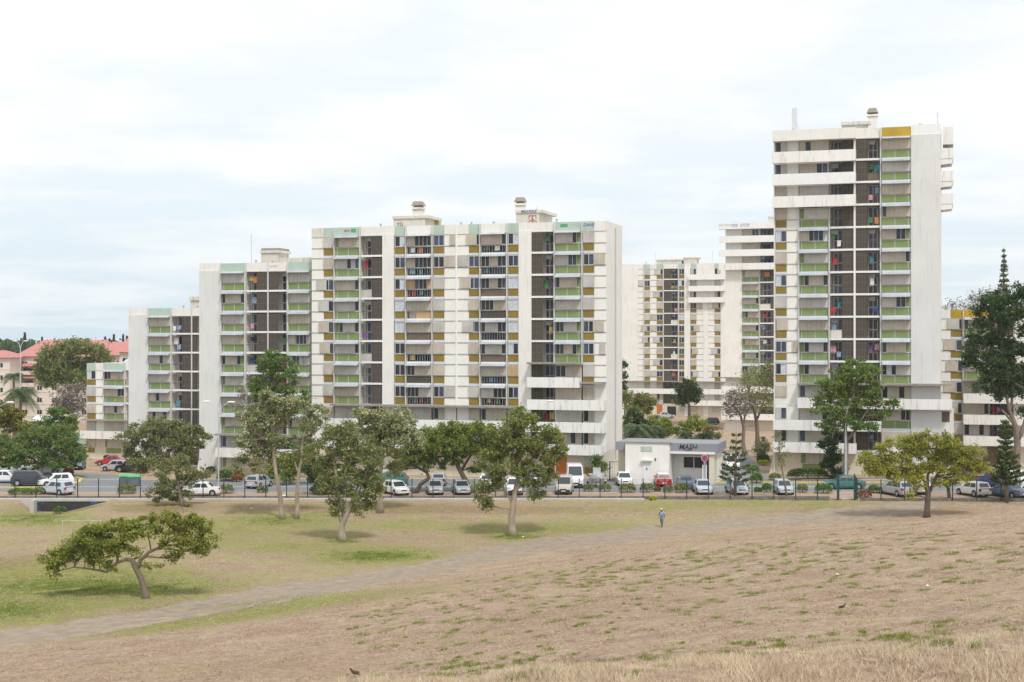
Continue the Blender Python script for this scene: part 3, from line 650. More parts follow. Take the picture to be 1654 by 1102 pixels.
    def flare(s, ue, side, h=3.8, out=1.1, m='cream', z0=None, y0=-0.12, y1=None):
        z0 = -1.0 if z0 is None else z0; pts = [(ue, z0)]; n = 8
        for i in range(n + 1):
            t = i / n; pts.append((ue + side * out * (1 - t) ** 2.2, z0 + h * t))
        if side < 0: pts = pts[:1] + pts[1:]
        mb = MB(); poly = pts if side > 0 else pts[::-1]
        mb.prism(poly, y0, y1 or s.depth * .6); mb.build('flared_foot', M[m], s.root)
    def column(s, px0, px1, typ, floors, opt=None, over=None, where='', bands=()):
        u0, u1 = s.u(px0), s.u(px1); t = typ[0]
        if t == 'W': s.plain(u0, u1); return
        zt = s.zr - s.base
        if t in 'GYP': s.infill(u0, u1, -3.0, zt)
        elif t == 'K':
            s.infill(u0, u1, -3.0, s.L(min(floors)) - .14)
        elif t == 'L':
            s.infill(u0, u1, -3.0, s.L(min([f for f in range(s.nfl) if f in floors or f in bands] or [0])) - .14)
        for k in range(s.nfl):
            lower = k in bands
            if k in floors or lower:
                st = (over or {}).get(k)
                if t == 'K' and lower: s.infill(u0, u1, s.L(k) - .14, s.L(k + 1) - .14)
                s.bay(typ, u0, u1, k, st, opt, where, lower)
        if True:
            if t in 'L': s.panel.box(u0, u1, -0.05, 1.6, zt - .14, zt - .001)
            if t in 'K': s.panel.box(u0, u1, 0.0, 1.59, zt - .14, zt - .001)
            if s.panel.f: s.panel.build('wall_panels', M['cream2'], s.root); s.panel = MB()
            if s.rails.f: s.rails.build('facade_rails', M['rail'], s.root); s.rails = MB()
            return
        if t in 'L': s.panel.box(u0, u1, -0.05, 1.6, zt - .14, zt - .001)
        if t in 'K': s.panel.box(u0, u1, 0.0, 1.59, zt - .14, zt - .001)
    def ground_floor(s, px0, px1, k, m='sand', wins=()):
        u0, u1 = s.u(px0), s.u(px1); L = s.L(k)
        B('ground_floor_wall', M[m], s.root, (u0, u1, -0.01, 0.058, -2.5, L + 2.5))
        for a, b_, st in wins: s.window(s.u(a), s.u(b_), L + 1.0, L + 2.35, st, y=-0.06)
    def fin(s, px, k0=0, k1=None, w=.12, y=-.24):
        u = s.u(px); B('facade_fin', M['white'] if w > .2 and y > -.2 else M['fin'], s.root, (u - w/2, u + w/2, y, 0.05, s.L(k0) - .2, (s.zr - s.base) + .98 if k1 is None else s.L(k1)))

PAR = {'G': 'teal', 'Y': 'teal', 'P': 'cream', 'L': 'cream', 'W': 'cream', 'K': 'cream'}
def parapets(b, cols, alt=None, lift=None):
    out = []
    for c in cols:
        mk = (alt or {}).get(c[0], PAR[c[2][0]]); out.append((b.u(c[0]), b.u(c[1]), mk, 0.06 if c[2][0] == 'W' else 0.0))
    # close gaps between columns
    o2 = []
    for i, (a, e, m, d) in enumerate(out):
        e2 = out[i+1][0] if i + 1 < len(out) else b.W
        o2.append((a, e2, m, d))
    return o2

# --- D: the long middle block
D = Bld('apartment_block', 'long cream block in the middle with two graffiti-tagged roof houses', 13.2, 750, 503.5, 979.5, 0.55, 11, 8.4, 3, 'the long block')
up = list(range(3, 11))
dc = [
 (503.5, 522.5, 'P'), (522.5, 539.5, 'Y', {'dir': -1}, {10: 'ss0', 9: 'ss0', 8: 'ss6', 7: 'ss4', 6: 'ss4', 5: 'ss3', 4: 'ss0', 3: 'ss0'}, 'left end'),
 (541.5, 580.5, 'G', {'dir': -1}, {10: 'gsssss', 9: 'sssdwb', 8: 'sssssd', 7: 'sssssd', 6: 'gdsssd', 5: 'sssssd', 4: 'ssssss', 3: 'ssssss'}, 'left'),
 (583.5, 618, 'L', {'dir': 1, 'solid': 5}, None, 'left'), (618, 636.5, 'W'),
 (637.5, 655, 'Yglass', {}, {10: 'dw', 9: 'db', 8: 'dw', 7: 'ww', 6: 'ww', 5: 'dd', 4: 'dd', 3: 'dd'}, 'mid left'),
 (657, 697, 'K', {'kind': {7: 'O', 6: 'b', 5: 'o'}}, {10: 'ssdddd', 9: 'ssdddd', 8: 'ssbddo', 7: 'ssssss', 6: 'ssssss', 5: 'ssssss', 4: 'ddssss', 3: 'dddsss'}, 'centre left'),
 (700, 718, 'Y', {'dir': 1}, {10: 'bs9', 9: 'ss9', 8: 'ss0', 7: 'ss0', 6: 'ss0', 5: 'ss0', 4: 'ss0', 3: 'ss9'}, 'centre'), (718, 736.5, 'P'), (738.5, 757, 'P'),
 (757, 774.5, 'Y', {'dir': -1}, {10: 'ss2', 9: 'ss9', 8: 'ss7', 7: 'ss0', 6: 'ss5', 5: 'ss0', 4: 'ss0', 3: 'ss0'}, 'centre'),
 (777, 818, 'K', {'kind': {7: 'p', 5: 'p'}}, {10: 'sssssd', 9: 'ddssdd', 8: 'ddssdb', 7: 'dddsss', 6: 'dsssdd', 5: 'dssssd', 4: 'ssssss', 3: 'sssddd'}, 'centre right'),
 (820.5, 838, 'Yglass', {}, {10: 'dw', 9: 'db', 8: 'ww', 7: 'ww', 6: 'ww', 5: 'wd', 4: 'oo', 3: 'db'}, 'mid right'),
 (838, 858.5, 'W'), (858.5, 894.5, 'L', {'dir': -1}, None, 'right'),
 (897, 939, 'G', {'dir': 1}, {10: 'ssssdg', 9: 'sssbbg', 8: 'dssssg', 7: 'ssssss', 6: 'dbsssg', 5: 'dbssdg'}, 'right'),
 (942, 960, 'Y', {'dir': 1}, {10: 'ss0', 9: 'ss9', 8: 'ss0', 7: 'ss0', 6: 'ss8', 5: 'bs9', 4: 'ss0'}, 'right end'), (960, 979.5, 'P')]
def run_cols(b, cols, floors_fn, bands_fn):
    for c in cols:
        c = list(c) + [None] * (6 - len(c))
        b.column(c[0], c[1], c[2], floors_fn(c), c[3], c[4], c[5] or '', bands_fn(c))
def dfl(c):
    if c[0] >= 941: return list(range(4, 11))
    if c[0] >= 858: return list(range(5, 11))
    return up
def dbands(c):
    if c[0] >= 941: return [1, 2, 3]
    if c[0] >= 858: return [1, 2, 3, 4]
    return [1, 2]
run_cols(D, dc, dfl, dbands)
for p in (540.5, 582, 656, 698.5, 775.7, 819.2): D.fin(p, 3)
D.fin(895.7, 5); D.fin(940.5, 5); D.fin(737.5, 3, w=.22, y=-.1)
D.canopy(D.u(540), D.u(838), 3)
D.balcony(D.u(537), D.u(857), 2); D.balcony(D.u(537), D.u(857), 1)
D.canopy(D.u(856), D.u(940), 5); D.balcony(D.u(856), D.u(940), 4); D.canopy(D.u(939), D.u(979.5), 4, 1.0, .35)
for k in (3, 2): D.balcony(D.u(856), D.u(979.5), k)
D.balcony(D.u(856), D.u(976), 1)
D.ground_floor(503.5, 618, 0, 'sand', [(541, 575, 'sssds')]); D.ground_floor(636.5, 838, 0, 'sand', [(660, 695, 'sssss'), (778, 815, 'ssds')])
D.ground_floor(858.5, 979.5, 0, 'sand', [(944, 960, 'ss')])
B('garage_door', mat('orange_door', (0.50, 0.16, 0.035), .8, .12, 1.0), D.root, (D.u(886), D.u(915.5), -.07, -.02, .3, 3.0))
B('garage_door', bpy.data.materials['orange_door'], D.root, (D.u(826), D.u(842), -.17, -.125, .3, 3.0))
B('spandrel_panel', M['yellow'], D.root, (D.u(944), D.u(960), -.05, -.015, 0.75, 1.5))
D.finish(parapets(D, dc, {503.5: 'oldcream', 522.5: 'teal', 757: 'teal'}))
D.flare(D.W, 1, 4.5, .9, 'oldcream', y0=.1, y1=8.2)
zr = D.zr - D.base
h1 = D.rooms_box(D.u(630), D.u(681), 1.2, 4.3, 1.65 + .25)
D.chimney(D.u(667.5), 1.25, 1.15, zr + 2.3, .85)
h2 = D.rooms_box(D.u(829), D.u(866), 1.2, 6.0, 1.95 + .25)
D.chimney(D.u(834), 1.25, 1.0, zr + 2.5, .75)
B('roof_house_door', M['yellow2'], D.root, (D.u(681) + .02, D.u(681) + .5, 4.7, 5.6, zr + .06, zr + 1.9))
for p, h in ((612, .3), (708, .45), (742, .2), (759, .2), (795, .2), (887, .6), (897, .3)): D.vent(D.u(p), h)
for p in (540.5, 582, 656, 698.5, 819.2, 895.7, 940.5): pass
D.mast(D.u(845), 3.6, 6.0)
red = mat('red_spray', (0.45, 0.07, 0.08), .9, .1, 5); bluep = mat('blue_spray', (0.13, 0.13, 0.42), .9, .1, 5); greenp = mat('green_spray', (0.10, 0.33, 0.15), .9, .1, 5); blackp = mat('black_spray', (0.03, 0.03, 0.04), .9, .1, 5)
FR = (R(90), 0, 0)
text_mesh('graffiti', 'YG', red, D.root, .62, (D.u(630) + .85, 1.19, zr + 1.25), FR, 0, .004, .012)
text_mesh('graffiti', 'MILS ROLF', bluep, D.root, .44, (D.u(850), 1.07, zr + 2.44), FR, .1, .004, .014, .95)
ux = D.u(857) - .1; em = MB(); y = 1.185          # the red stick emblem
def bar(x0, z0, x1, z1, w=.07):
    d = Vector((x1 - x0, z1 - z0)).normalized(); n = Vector((-d.y, d.x)) * w
    em.prism([(x0 - n.x, z0 - n.y), (x1 - n.x, z1 - n.y), (x1 + n.x, z1 + n.y), (x0 + n.x, z0 + n.y)], y - .006, y)
for a in [(-.5, .62, .5, .62), (-.42, .60, -.46, .2), (.42, .60, .46, .2), (0, .6, 0, .12), (-.02, .18, -.55, -.16), (.02, .18, .55, -.16), (0, .02, -.28, -.52), (0, .02, .28, -.52), (-.25, -.42, .5, -.40)]:
    bar(ux + a[0], zr + 1.28 + a[1], ux + a[2], zr + 1.28 + a[3], .045)
em.build('graffiti', red, D.root)
text_mesh('graffiti', 'MASS', red, D.root, .33, (D.u(560), -.035, zr + .5), FR, .2, .003, .01)
B('graffiti', greenp, D.root, (D.u(567), D.u(575), -.036, -.031, zr + .3, zr + .75))
text_mesh('graffiti', 'DANS', bluep, D.root, .5, (D.u(951), -.035, zr + .5), FR, .25, .003, .016)
B('graffiti', greenp, D.root, (D.u(905), D.u(917), -.036, -.031, zr + .3, zr + .7))
text_mesh('graffiti', 'VYRUS', M['rail'], D.root, .4, (D.u(928), -.035, zr + .5), FR, .1, .003, .0)
dp = MB()
for yy in (4.4, 4.7): dp.tube([(D.W + .07, yy, .2), (D.W + .07, yy, zr + .5)], .045, 6)
dp.build('drainpipe', M['metal'], D.root)

# --- C
C = Bld('apartment_block', 'ten storey cream block left of the long middle block, slim mast on its roof', 12.48, 410, 322.5, 503, -0.95, 10, 9, 5, 'the mast block', base=-1.0)
cc = [(322.5, 357.5, 'W'), (358.5, 396, 'G', {'dir': -1}, {9: 'ssssss', 8: 'dssssd', 7: 'ssssss', 6: 'ssssss', 5: 'dsssdg'}, 'left'), (398.5, 432, 'L', {'dir': 1}, None, 'left inner'), (434, 465, 'L', {'dir': -1}, None, 'right inner'),
      (466.5, 502, 'G', {'dir': 1}, {9: 'ssssss', 6: 'ssbdbs'}, 'right')]
run_cols(C, cc, lambda c: list(range(2, 10)), lambda c: [1])
for p in (357.8, 397.2, 465.7, 433): C.fin(p, 2, w=.16, y=-.3 if p != 433 else -.08)
C.canopy(C.u(355), C.W, 2); C.balcony(C.u(356), C.W, 1); C.ground_floor(358, 503, 0, 'sand', [(360, 394, 'gssss'), (468, 500, 'sssss')])
C.wm = 'greywhite'; C.finish(parapets(C, cc)); C.flare(0, -1, 4.2, .95, 'cream')
zr = C.zr - C.base
C.rooms_box(C.u(416), C.u(444), 1.0, 3, 2.2, slab=False); C.rooms_box(C.u(444.1), C.u(503), 1.4, 3, 1.55, slab=False)
B('roof_slab', M['oldcream'], C.root, (C.u(414), C.u(447), .85, 4.2, zr + 2.27, zr + 2.6)); B('roof_slab', M['canopy'], C.root, (C.u(416), C.u(445), 1.0, 4.0, zr + 2.6, zr + 2.9))
C.mast(C.u(402), 4.8, .7)
for p, h in ((410, .3), (437, .2)): C.vent(C.u(p), h)
text_mesh('graffiti', 'OMER', M['rail'], C.root, .45, (C.u(441), -.035, zr + .45), FR, .1, .003, 0)

# --- Bk: next to the left
Bk = Bld('apartment_block', 'eight storey cream block third from the left end of the row', 11.39, 265, 208.3, 322, -1.08, 8, 10, 6, 'the eight storey block', base=-1.7)
bc = [(208.3, 240, 'W'), (240.5, 276, 'G', {'dir': -1}, {7: 'ssssss', 6: 'ssssss', 5: 'sssdss', 4: 'ssssss', 3: 'ssdsss'}, 'left'), (278.3, 309, 'L', {'dir': 1}, None, 'middle'), (310.5, 326, 'L', {'dir': -1}, None, 'right')]
Bk.W = Bk.u(326)
run_cols(Bk, bc, lambda c: list(range(1, 8)), lambda c: [0])
for p in (240.3, 277.2): Bk.fin(p, 1)
Bk.fin(309.7, 1, w=.16, y=-.08)
Bk.wm = 'greywhite'; Bk.finish(parapets(Bk, bc)); zr = Bk.zr - Bk.base
Bk.rooms_box(Bk.u(299), Bk.u(326), 1.5, 3, 2.0, slab=False); B('roof_slab', M['oldcream'], Bk.root, (Bk.u(297.5), Bk.u(326), 1.3, 4.6, zr + 2.07, zr + 2.6))
for p in (293, 316): Bk.vent(Bk.u(p), .25)

# --- A: far left end
A = Bld('apartment_block', 'low five storey block at the left end of the row, blue panels on its roof', 10.3, 175, 140.3, 208.5, -1.2, 5, 10, 8, 'the low left block', base=-1.9)
ac = [(140.3, 155, 'Yglass', {}, {4: 'wd', 3: 'ss', 2: 'ss'}, 'left'), (155, 168, 'P'), (168.5, 201.5, 'G', {'dir': -1}, None, 'middle'), (203, 209, 'L', {'dir': 1}, None, 'right')]
A.W = A.u(209)
run_cols(A, ac, lambda c: [2, 3, 4], lambda c: [1])
A.fin(202.2, 2); A.fin(168.2, 2)
A.canopy(A.u(136), A.W, 2, 1.1); A.balcony(A.u(133), A.W, 1); A.ground_floor(140.3, 209, 0, 'sand', [(141, 154, 'ss'), (170, 196, 'gssss')])
sp = MB().box(A.u(142), A.u(153), -.05, -.02, .85, 1.6); sp.build('spandrel_panel', M['yellow'], A.root)
sp = MB().box(A.u(172), A.u(196), -.05, -.02, .85, 1.6); sp.build('spandrel_panel', M['green'], A.root)
A.finish(parapets(A, ac), ptop=.9); zr = A.zr - A.base
so = empty('solar_panel', A.world(A.u(196), 5, zr + .06), -TH); tag(so, 'pale blue sloping panels on the roof of the low left end block', 'solar panel')
for i in range(2):
    q = MB(); x = -1.9 + i * 2.1; q.prismx([(-1.6, 1.0), (1.6, 2.3), (1.6, 2.2), (-1.6, .9)], x, x + 1.95); q.build('panel', mat('panel_blue', (.42, .55, .66), .3, .1, 1), so)
q = MB()
for x in (-1.8, 2.0):
    q.tube([(x, -1.5, 0), (x, -1.5, .95)], .04, 5); q.tube([(x, 1.5, 0), (x, 1.5, 2.2)], .04, 5)
q.build('support', M['metal'], so)

# --- G: tall right tower
G = Bld('apartment_tower', 'tallest cream tower on the right with fifteen storeys and wide top balconies', 13.64, 1400, 1250.3, 1519.5, 0.78, 15, 9, 9, 'the tallest tower', base=0.3, cat='apartment tower')
gc = [(1252.3, 1271, 'Y', {'dir': 1}, {11: 'ss0', 10: 'wb9', 9: 'ss0', 8: 'wb9', 7: 'ss0', 6: 'ss1', 5: 'bs9', 4: 'dw9'}, 'left end'), (1271, 1290, 'P'),
      (1291, 1338, 'G', {'dir': -1}, {11: 'gsssss', 10: 'ssdbdw', 9: 'gsssss', 8: 'gdsssd', 7: 'ssssss', 6: 'ssssss', 5: 'gdsssd', 4: 'gdssss'}, 'left'),
      (1341, 1379, 'L', {'dir': 1}, None, 'left inner'), (1382, 1421, 'L', {'dir': -1, 'solid': 13}, None, 'right inner'),
      (1424, 1471, 'G', {'dir': 1}, {14: 'ssssss', 13: 'ssssss', 12: 'ssssss', 11: 'bsssss', 10: 'sssddg', 9: 'sssssd', 8: 'ssssss', 7: 'sssddg', 6: 'ssssss', 5: 'bssssg', 4: 'dwdsss'}, 'right')]
def gfl(c):
    if c[0] < 1380: return list(range(4, 12))
    if c[0] == 1424: return list(range(4, 15)) + [2]
    return list(range(4, 15)) + [1, 2]
run_cols(G, gc, gfl, lambda c: ([12, 13, 14, 1, 2, 3] if c[0] < 1380 else [3] if c[0] < 1400 else [3, 1]))
G.plain(0, G.u(1252.3), y=-.3); G.plain(G.u(1471.5), G.W)
for p in (1290.4, 1339.5, 1422.3): G.fin(p, 4, 12 if p < 1380 else None)
G.fin(1380.4, 1, w=.22, y=-.12)
for k in (12, 13, 14): G.balcony(G.u(1249), G.u(1383), k, 1.2, h=1.1, m=M['white'] if k == 13 else None)
G.canopy(G.u(1289), G.u(1537), 4); G.balcony(G.u(1290), G.u(1538), 3)
G.balcony(G.u(1251), G.u(1424), 2); G.balcony(G.u(1251), G.u(1384), 1)
G.ground_floor(1252, 1421, 0, 'sand', [(1293, 1338, 'gssss')])
B('spandrel_panel', M['green'], G.root, (G.u(1296), G.u(1338), -.05, -.015, .9, 1.45)); B('entrance_door', M['brownrail'], G.root, (G.u(1402), G.u(1420), -.05, -.015, .2, 2.7))
G.ground_floor(1424, 1471, 0, 'sand', [(1428, 1466, 'sssss')])
# blank end wall: at the lower floors it reaches further right, with a side balcony
ur = G.u(1519.5)
B('side_wall_extension', M['cream'], G.root, (ur, ur + 1.45, -.10, 4.0, -2, G.L(3) - .25))
B('side_shade_sheet', M['brownrail'], G.root, (ur + .1, ur + 1.0, -.12, -.101, G.L(2) + .95, G.L(2) + 2.2))  # flat dark sheet on the wall, a recess's shade given as colour
for k in (11, 12, 13, 14):        # balconies on the end wall
    L_ = G.L(k + 1) if k == 14 else G.L(k); 
sb = [12, 13, 14]
for k in sb:
    mb = MB(); z = G.L(k) + .1; x0, x1 = ur, ur + 1.3
    mb.box(x0, x1, 1.2, 4.6, z - .2, z); mb.box(x1, x1 + .1, 1.2, 4.6, z - .22, z + 1.0); mb.box(x0, x1, 1.2, 1.3, z, z + 1.0 - .01); mb.box(x0, x1, 4.5, 4.6, z, z + .99)
    mb.prism([(x0, z - .2), (x1 + .1, z - .221), (x1 - .1, z - .8), (x0, z - .9)], 1.25, 4.55)
    mb.build('side_balcony', M['parapet'], G.root); B('side_door', M['dark'], G.root, (ur, ur + .02, 2, 3.6, z, z + 2.1))
zr = G.zr - G.base
B('side_balcony_roof', M['cream'], G.root, (ur + .22, ur + 1.4, 1.2, 4.6, zr - 1.1, zr + .95))
par = [(0, G.u(1383), 'cream', 0), (G.u(1383), G.u(1424), 'cream', .02), (G.u(1424), G.u(1471.5), 'yellow2', .02), (G.u(1471.5), G.W, 'white', .18)]
G.wm = 'greywhite'; G.finish(par, ptop=1.0)
B('roof_edge', M['cream'], G.root, (-.05, G.u(1383), -1.3, -.035, zr - .25, zr + 1.02))
G.rooms_box(G.u(1360), G.u(1404), 1.6, 3.5, 1.0 + .65, slab=False); B('roof_slab', M['oldcream'], G.root, (G.u(1357), G.u(1406), 1.4, 5.4, zr + 1.71, zr + 2.1))
G.chimney(G.u(1408), 1.5, 1.0, zr + .06, 2.6)
an = empty('mobile_phone_antenna', G.world(G.u(1281), 1.0, zr + .06), -TH); tag(an, 'pale panel antenna on a lattice mast at the left roof edge of the tallest tower', 'antenna')
MB().box(-.22, .12, -.12, .12, 1.4, 3.9).build('antenna_panel', M['frame'], an, bevel=.04)
q = MB().tube([(.22, 0, 0), (.22, 0, 4.1)], .04, 6).tube([(-.1, 0, 0), (-.1, 0, 1.4)], .07, 6).tube([(.22, 0, 2.2), (1.15, 0, 0)], .03, 5).tube([(.34, 0, 0), (.34, 0, 3.8)], .02, 5)
for i in range(12): q.tube([(.22, 0, .3 + i * .3), (.34, 0, .3 + i * .3)], .012, 4)
q.build('mast', M['metal'], an)
G.mast(G.u(1514), 2.9, 2); G.vent(G.u(1486), .3)
G.flare(0, -1, 5.4, 1.0, 'sand', y0=-.2)

# --- E: far block in the middle distance
E = Bld('apartment_block', 'distant thirteen storey block seen in the gap between the long block and the towers', 6.90, 1090, 990, 1166, -0.94, 13, 10, 12, 'the distant block', base=-1.4)
ec = [(990, 1030.5, 'W'), (1030.5, 1040.5, 'P'), (1040.5, 1050, 'Y', {'dir': -1}, None, 'far left'), (1050, 1060.5, 'P'), (1060.5, 1071, 'Y', {'dir': -1}, None, 'left'), (1072, 1095.5, 'L', {'dir': -1}, None, 'middle'),
      (1096.5, 1105.5, 'Yglass', {}, None, 'middle'), (1105.5, 1115, 'W'), (1115.5, 1125, 'Y', {'dir': 1}, None, 'right'), (1125, 1136, 'P'), (1136, 1144, 'W'), (1144, 1154, 'P'), (1154, 1164, 'Y', {'dir': -1}, None, 'far right'), (1164, 1172, 'W')]
E.W = E.u(1172)
def efl(c): return list(range(3, 10)) if 1115 < c[0] else list(range(3, 13))
run_cols(E, ec, efl, lambda c: ([10, 11, 12, 2, 1] if 1115 < c[0] else [1, 2]))
for p in (1071.5, 1096, 1040.2): E.fin(p, 3, w=.2)
for k in (10, 11, 12): E.balcony(E.u(1113), E.u(1171), k, 1.0, M['white'])
E.canopy(E.u(1008), E.W, 3); E.balcony(E.u(1008), E.W, 2); E.balcony(E.u(1100), E.W, 1); E.ground_floor(1030, 1172, 0, 'sand', [(1098, 1106, 'ss'), (1116, 1126, 'ss'), (1150, 1162, 'ss')])
B('entrance_door', bpy.data.materials['orange_door'], E.root, (E.u(1061), E.u(1070), -.1, -.02, .4, 3))
B('entrance_glazing', M['dark'], E.root, (E.u(1078), E.u(1092), -.1, -.02, .4, 2.6))
E.finish(parapets(E, ec), ptop=.9); zr = E.zr - E.base
E.rooms_box(E.u(1059), E.u(1100), 1.0, 3, 1.7, slab=True); E.rooms_box(E.u(1103), E.u(1124), 1.0, 3, 2.1, slab=True, name='lift_house'); E.mast(E.u(1057), 3.8); E.mast(E.u(1150), 4)
E.vent(E.u(1043), .4)

# --- F: second tower behind
Ft = Bld('apartment_tower', 'second tower behind and left of the tallest one, scribbles along roof edge (the rear tower)', 8.27, 1210, 1172, 1252, -1.3, 15, 10, 14, 'the rear tower', base=-1.3, cat='apartment tower')
fc = [(1172, 1198.7, 'W'), (1199, 1225.7, 'G', {'dir': -1}, None, 'left'), (1227.3, 1262, 'L', {'dir': 1}, None, 'right')]
Ft.W = Ft.u(1262)
Ft.column(1172, 1198.7, 'W', [])
for c in fc[1:]: Ft.column(c[0], c[1], c[2], list(range(4, 12)), c[3], None, c[5], [12, 13, 14, 1, 2, 3])
Ft.fin(1226.5, 4)
for k in (12, 13, 14): Ft.balcony(Ft.u(1162.5), Ft.W, k, 1.2, M['white'] if k != 12 else None, h=1.05)
Ft.canopy(Ft.u(1165), Ft.W, 4); 
for k in (3, 2, 1): Ft.balcony(Ft.u(1167 if k != 2 else 1176), Ft.W, k, 1.2)
Ft.ground_floor(1199, 1262, 0, 'sand', [(1203, 1222, 'ssss')]); B('spandrel_panel', M['green'], Ft.root, (Ft.u(1203), Ft.u(1222), -.05, -.015, 1.0, 1.8))
Ft.finish([(0, Ft.W, 'white', 0)], ptop=.9); zr = Ft.zr - Ft.base
B('roof_edge', M['white'], Ft.root, (Ft.u(1162.5), Ft.W, -1.35, -.035, zr - .25, zr + .92))
text_mesh('graffiti', 'DSC ESNEW', M['rail'], Ft.root, .55, (Ft.u(1175), -1.36, zr + .5), FR, .1, .004, 0)
text_mesh('graffiti', 'DB  STOF', bluep, Ft.root, .8, (Ft.u(1198), -1.36, zr + .4), FR, .2, .004, .0)
Ft.rooms_box(Ft.u(1240), Ft.u(1262), 1, 3, 1.9); Ft.flare(0, -1, 4.5, 1.2, 'sand')

# --- H: right end block
H = Bld('apartment_block', 'low block at the right edge behind the tallest tower, ochre panels along its roof', 12.75, 1545, 1516, 1700, 0.95, 7, 10, 16, 'the right edge block', base=.6)
hc = [(1516, 1535, 'P'), (1535, 1554.5, 'Y', {'dir': -1}, None, 'left'), (1557, 1598, 'G', {'dir': -1}, None, 'left'), (1600, 1636, 'L', {'dir': 1}, None, 'middle'), (1637, 1660, 'W'), (1660, 1700, 'G', {'dir': 1}, None, 'right')]
run_cols(H, hc, lambda c: list(range(0, 7)) if c[0] < 1556 else [4, 5, 6], lambda c: [] if c[0] < 1556 else [1, 2, 3])
H.fin(1555.7, 0)
H.canopy(H.u(1556), H.W, 4); 
for k in (3, 2, 1): H.balcony(H.u(1556), H.W, k)
H.ground_floor(1557, 1700, 0, 'sand', [(1559, 1594, 'sssss')]); B('entrance_door', M['brownrail'], H.root, (H.u(1588), H.u(1612), -.1, -.02, .2, 2.7))
H.finish([(0, H.u(1535), 'parapet', 0), (H.u(1535), H.W, 'yellow2', 0)], ptop=.9)

# --- red roofed housing far left
def red_house(name, label, px0, px1, Y, eave_py, ridge_py, base_z, depth, group=None, wing=False, ridge_in=(0.2, 0.2)):
    X0 = (px0 - CX) / F * Y; X1 = (px1 - CX) / F * Y; W = X1 - X0
    ez = CAMH - (eave_py - CY) / F * Y; rz = CAMH - (ridge_py - CY) / F * (Y + depth / 2)
    r = empty(name, (X0, Y, base_z)); tag(r, label, 'house', group)
    e, z = ez - base_z, rz - base_z
    B('wall', M['housewall'], r, (0, W, 0, depth, -1, e))
    a, c = W * ridge_in[0], W * (1 - ridge_in[1]); o = .7
    m = MB(); m.v = [(-o, -o, e - .1), (W + o, -o, e - .1), (W + o, depth + o, e - .1), (-o, depth + o, e - .1), (a, depth / 2, z), (c, depth / 2, z)]
    m.f = [(0, 1, 5, 4), (1, 2, 5), (2, 3, 4, 5), (3, 0, 4), (0, 3, 2, 1)]; m.build('roof', M['redroof'], r)
    n = max(2, int(W / 3.4)); fl = int((e - .4) // 2.8)
    for k in range(fl):
        for i in range(n):
            x = W * (i + .5) / n; zb = e - 2.4 - 2.8 * k
            w = B('window', M['frame'], r, (x - .62, x + .62, -.04, -.002, zb, zb + 1.15)); B('pane', M['dark'], w, (x - .55, x - .04, -.055, -.041, zb + .07, zb + 1.08), (x + .04, x + .55, -.055, -.041, zb + .07, zb + 1.08))
        B('string_course', M['sand'], r, (-.03, W + .03, -.09, -.003, e - 2.85 - 2.8 * k, e - 2.7 - 2.8 * k))
    if wing:
        for k in range(2):
            zz = e - 2.75 * (k + 1) + .45; q = MB().prismx([(-1.6, zz - .15), (-1.6, zz - .05), (-.01, zz + .65), (-.01, zz - .15)], W * .03, W * .22); q.build('porch_roof', M['redroof'], r)
            B('balcony', M['housewall'], r, (W * .05, W * .20, -1.3, -.02, zz - 2.1, zz - 1.2)); B('loggia_shade_slab', M['dark'], r, (W * .07, W * .18, -.07, -.02, zz - 1.2, zz - .2))  # dark slab on the wall, its colour stands in for loggia shade
    return r
red_house('terraced_house', 'pink walled housing with a long red hipped roof behind the leftmost trees', 28, 172, 330, 575, 549, -1.5, 16, 'red roofed housing', True, (.17, .1))
red_house('terraced_house', 'red roofed house cut off by the left edge of the photo', -45, 16, 322, 577, 566, -1.5, 12, 'red roofed housing', False, (.2, .35))
red_house('terraced_house', 'red roofed house peeping over the low left end block', 168, 201, 300, 573, 552, -1.5, 12, 'red roofed housing', False, (.05, .05))
red_house('terraced_house', 'tall gabled red roof directly left of the eight storey block', 193, 232, 290, 568, 545, -1.5, 12, 'red roofed housing', False, (.05, .05))

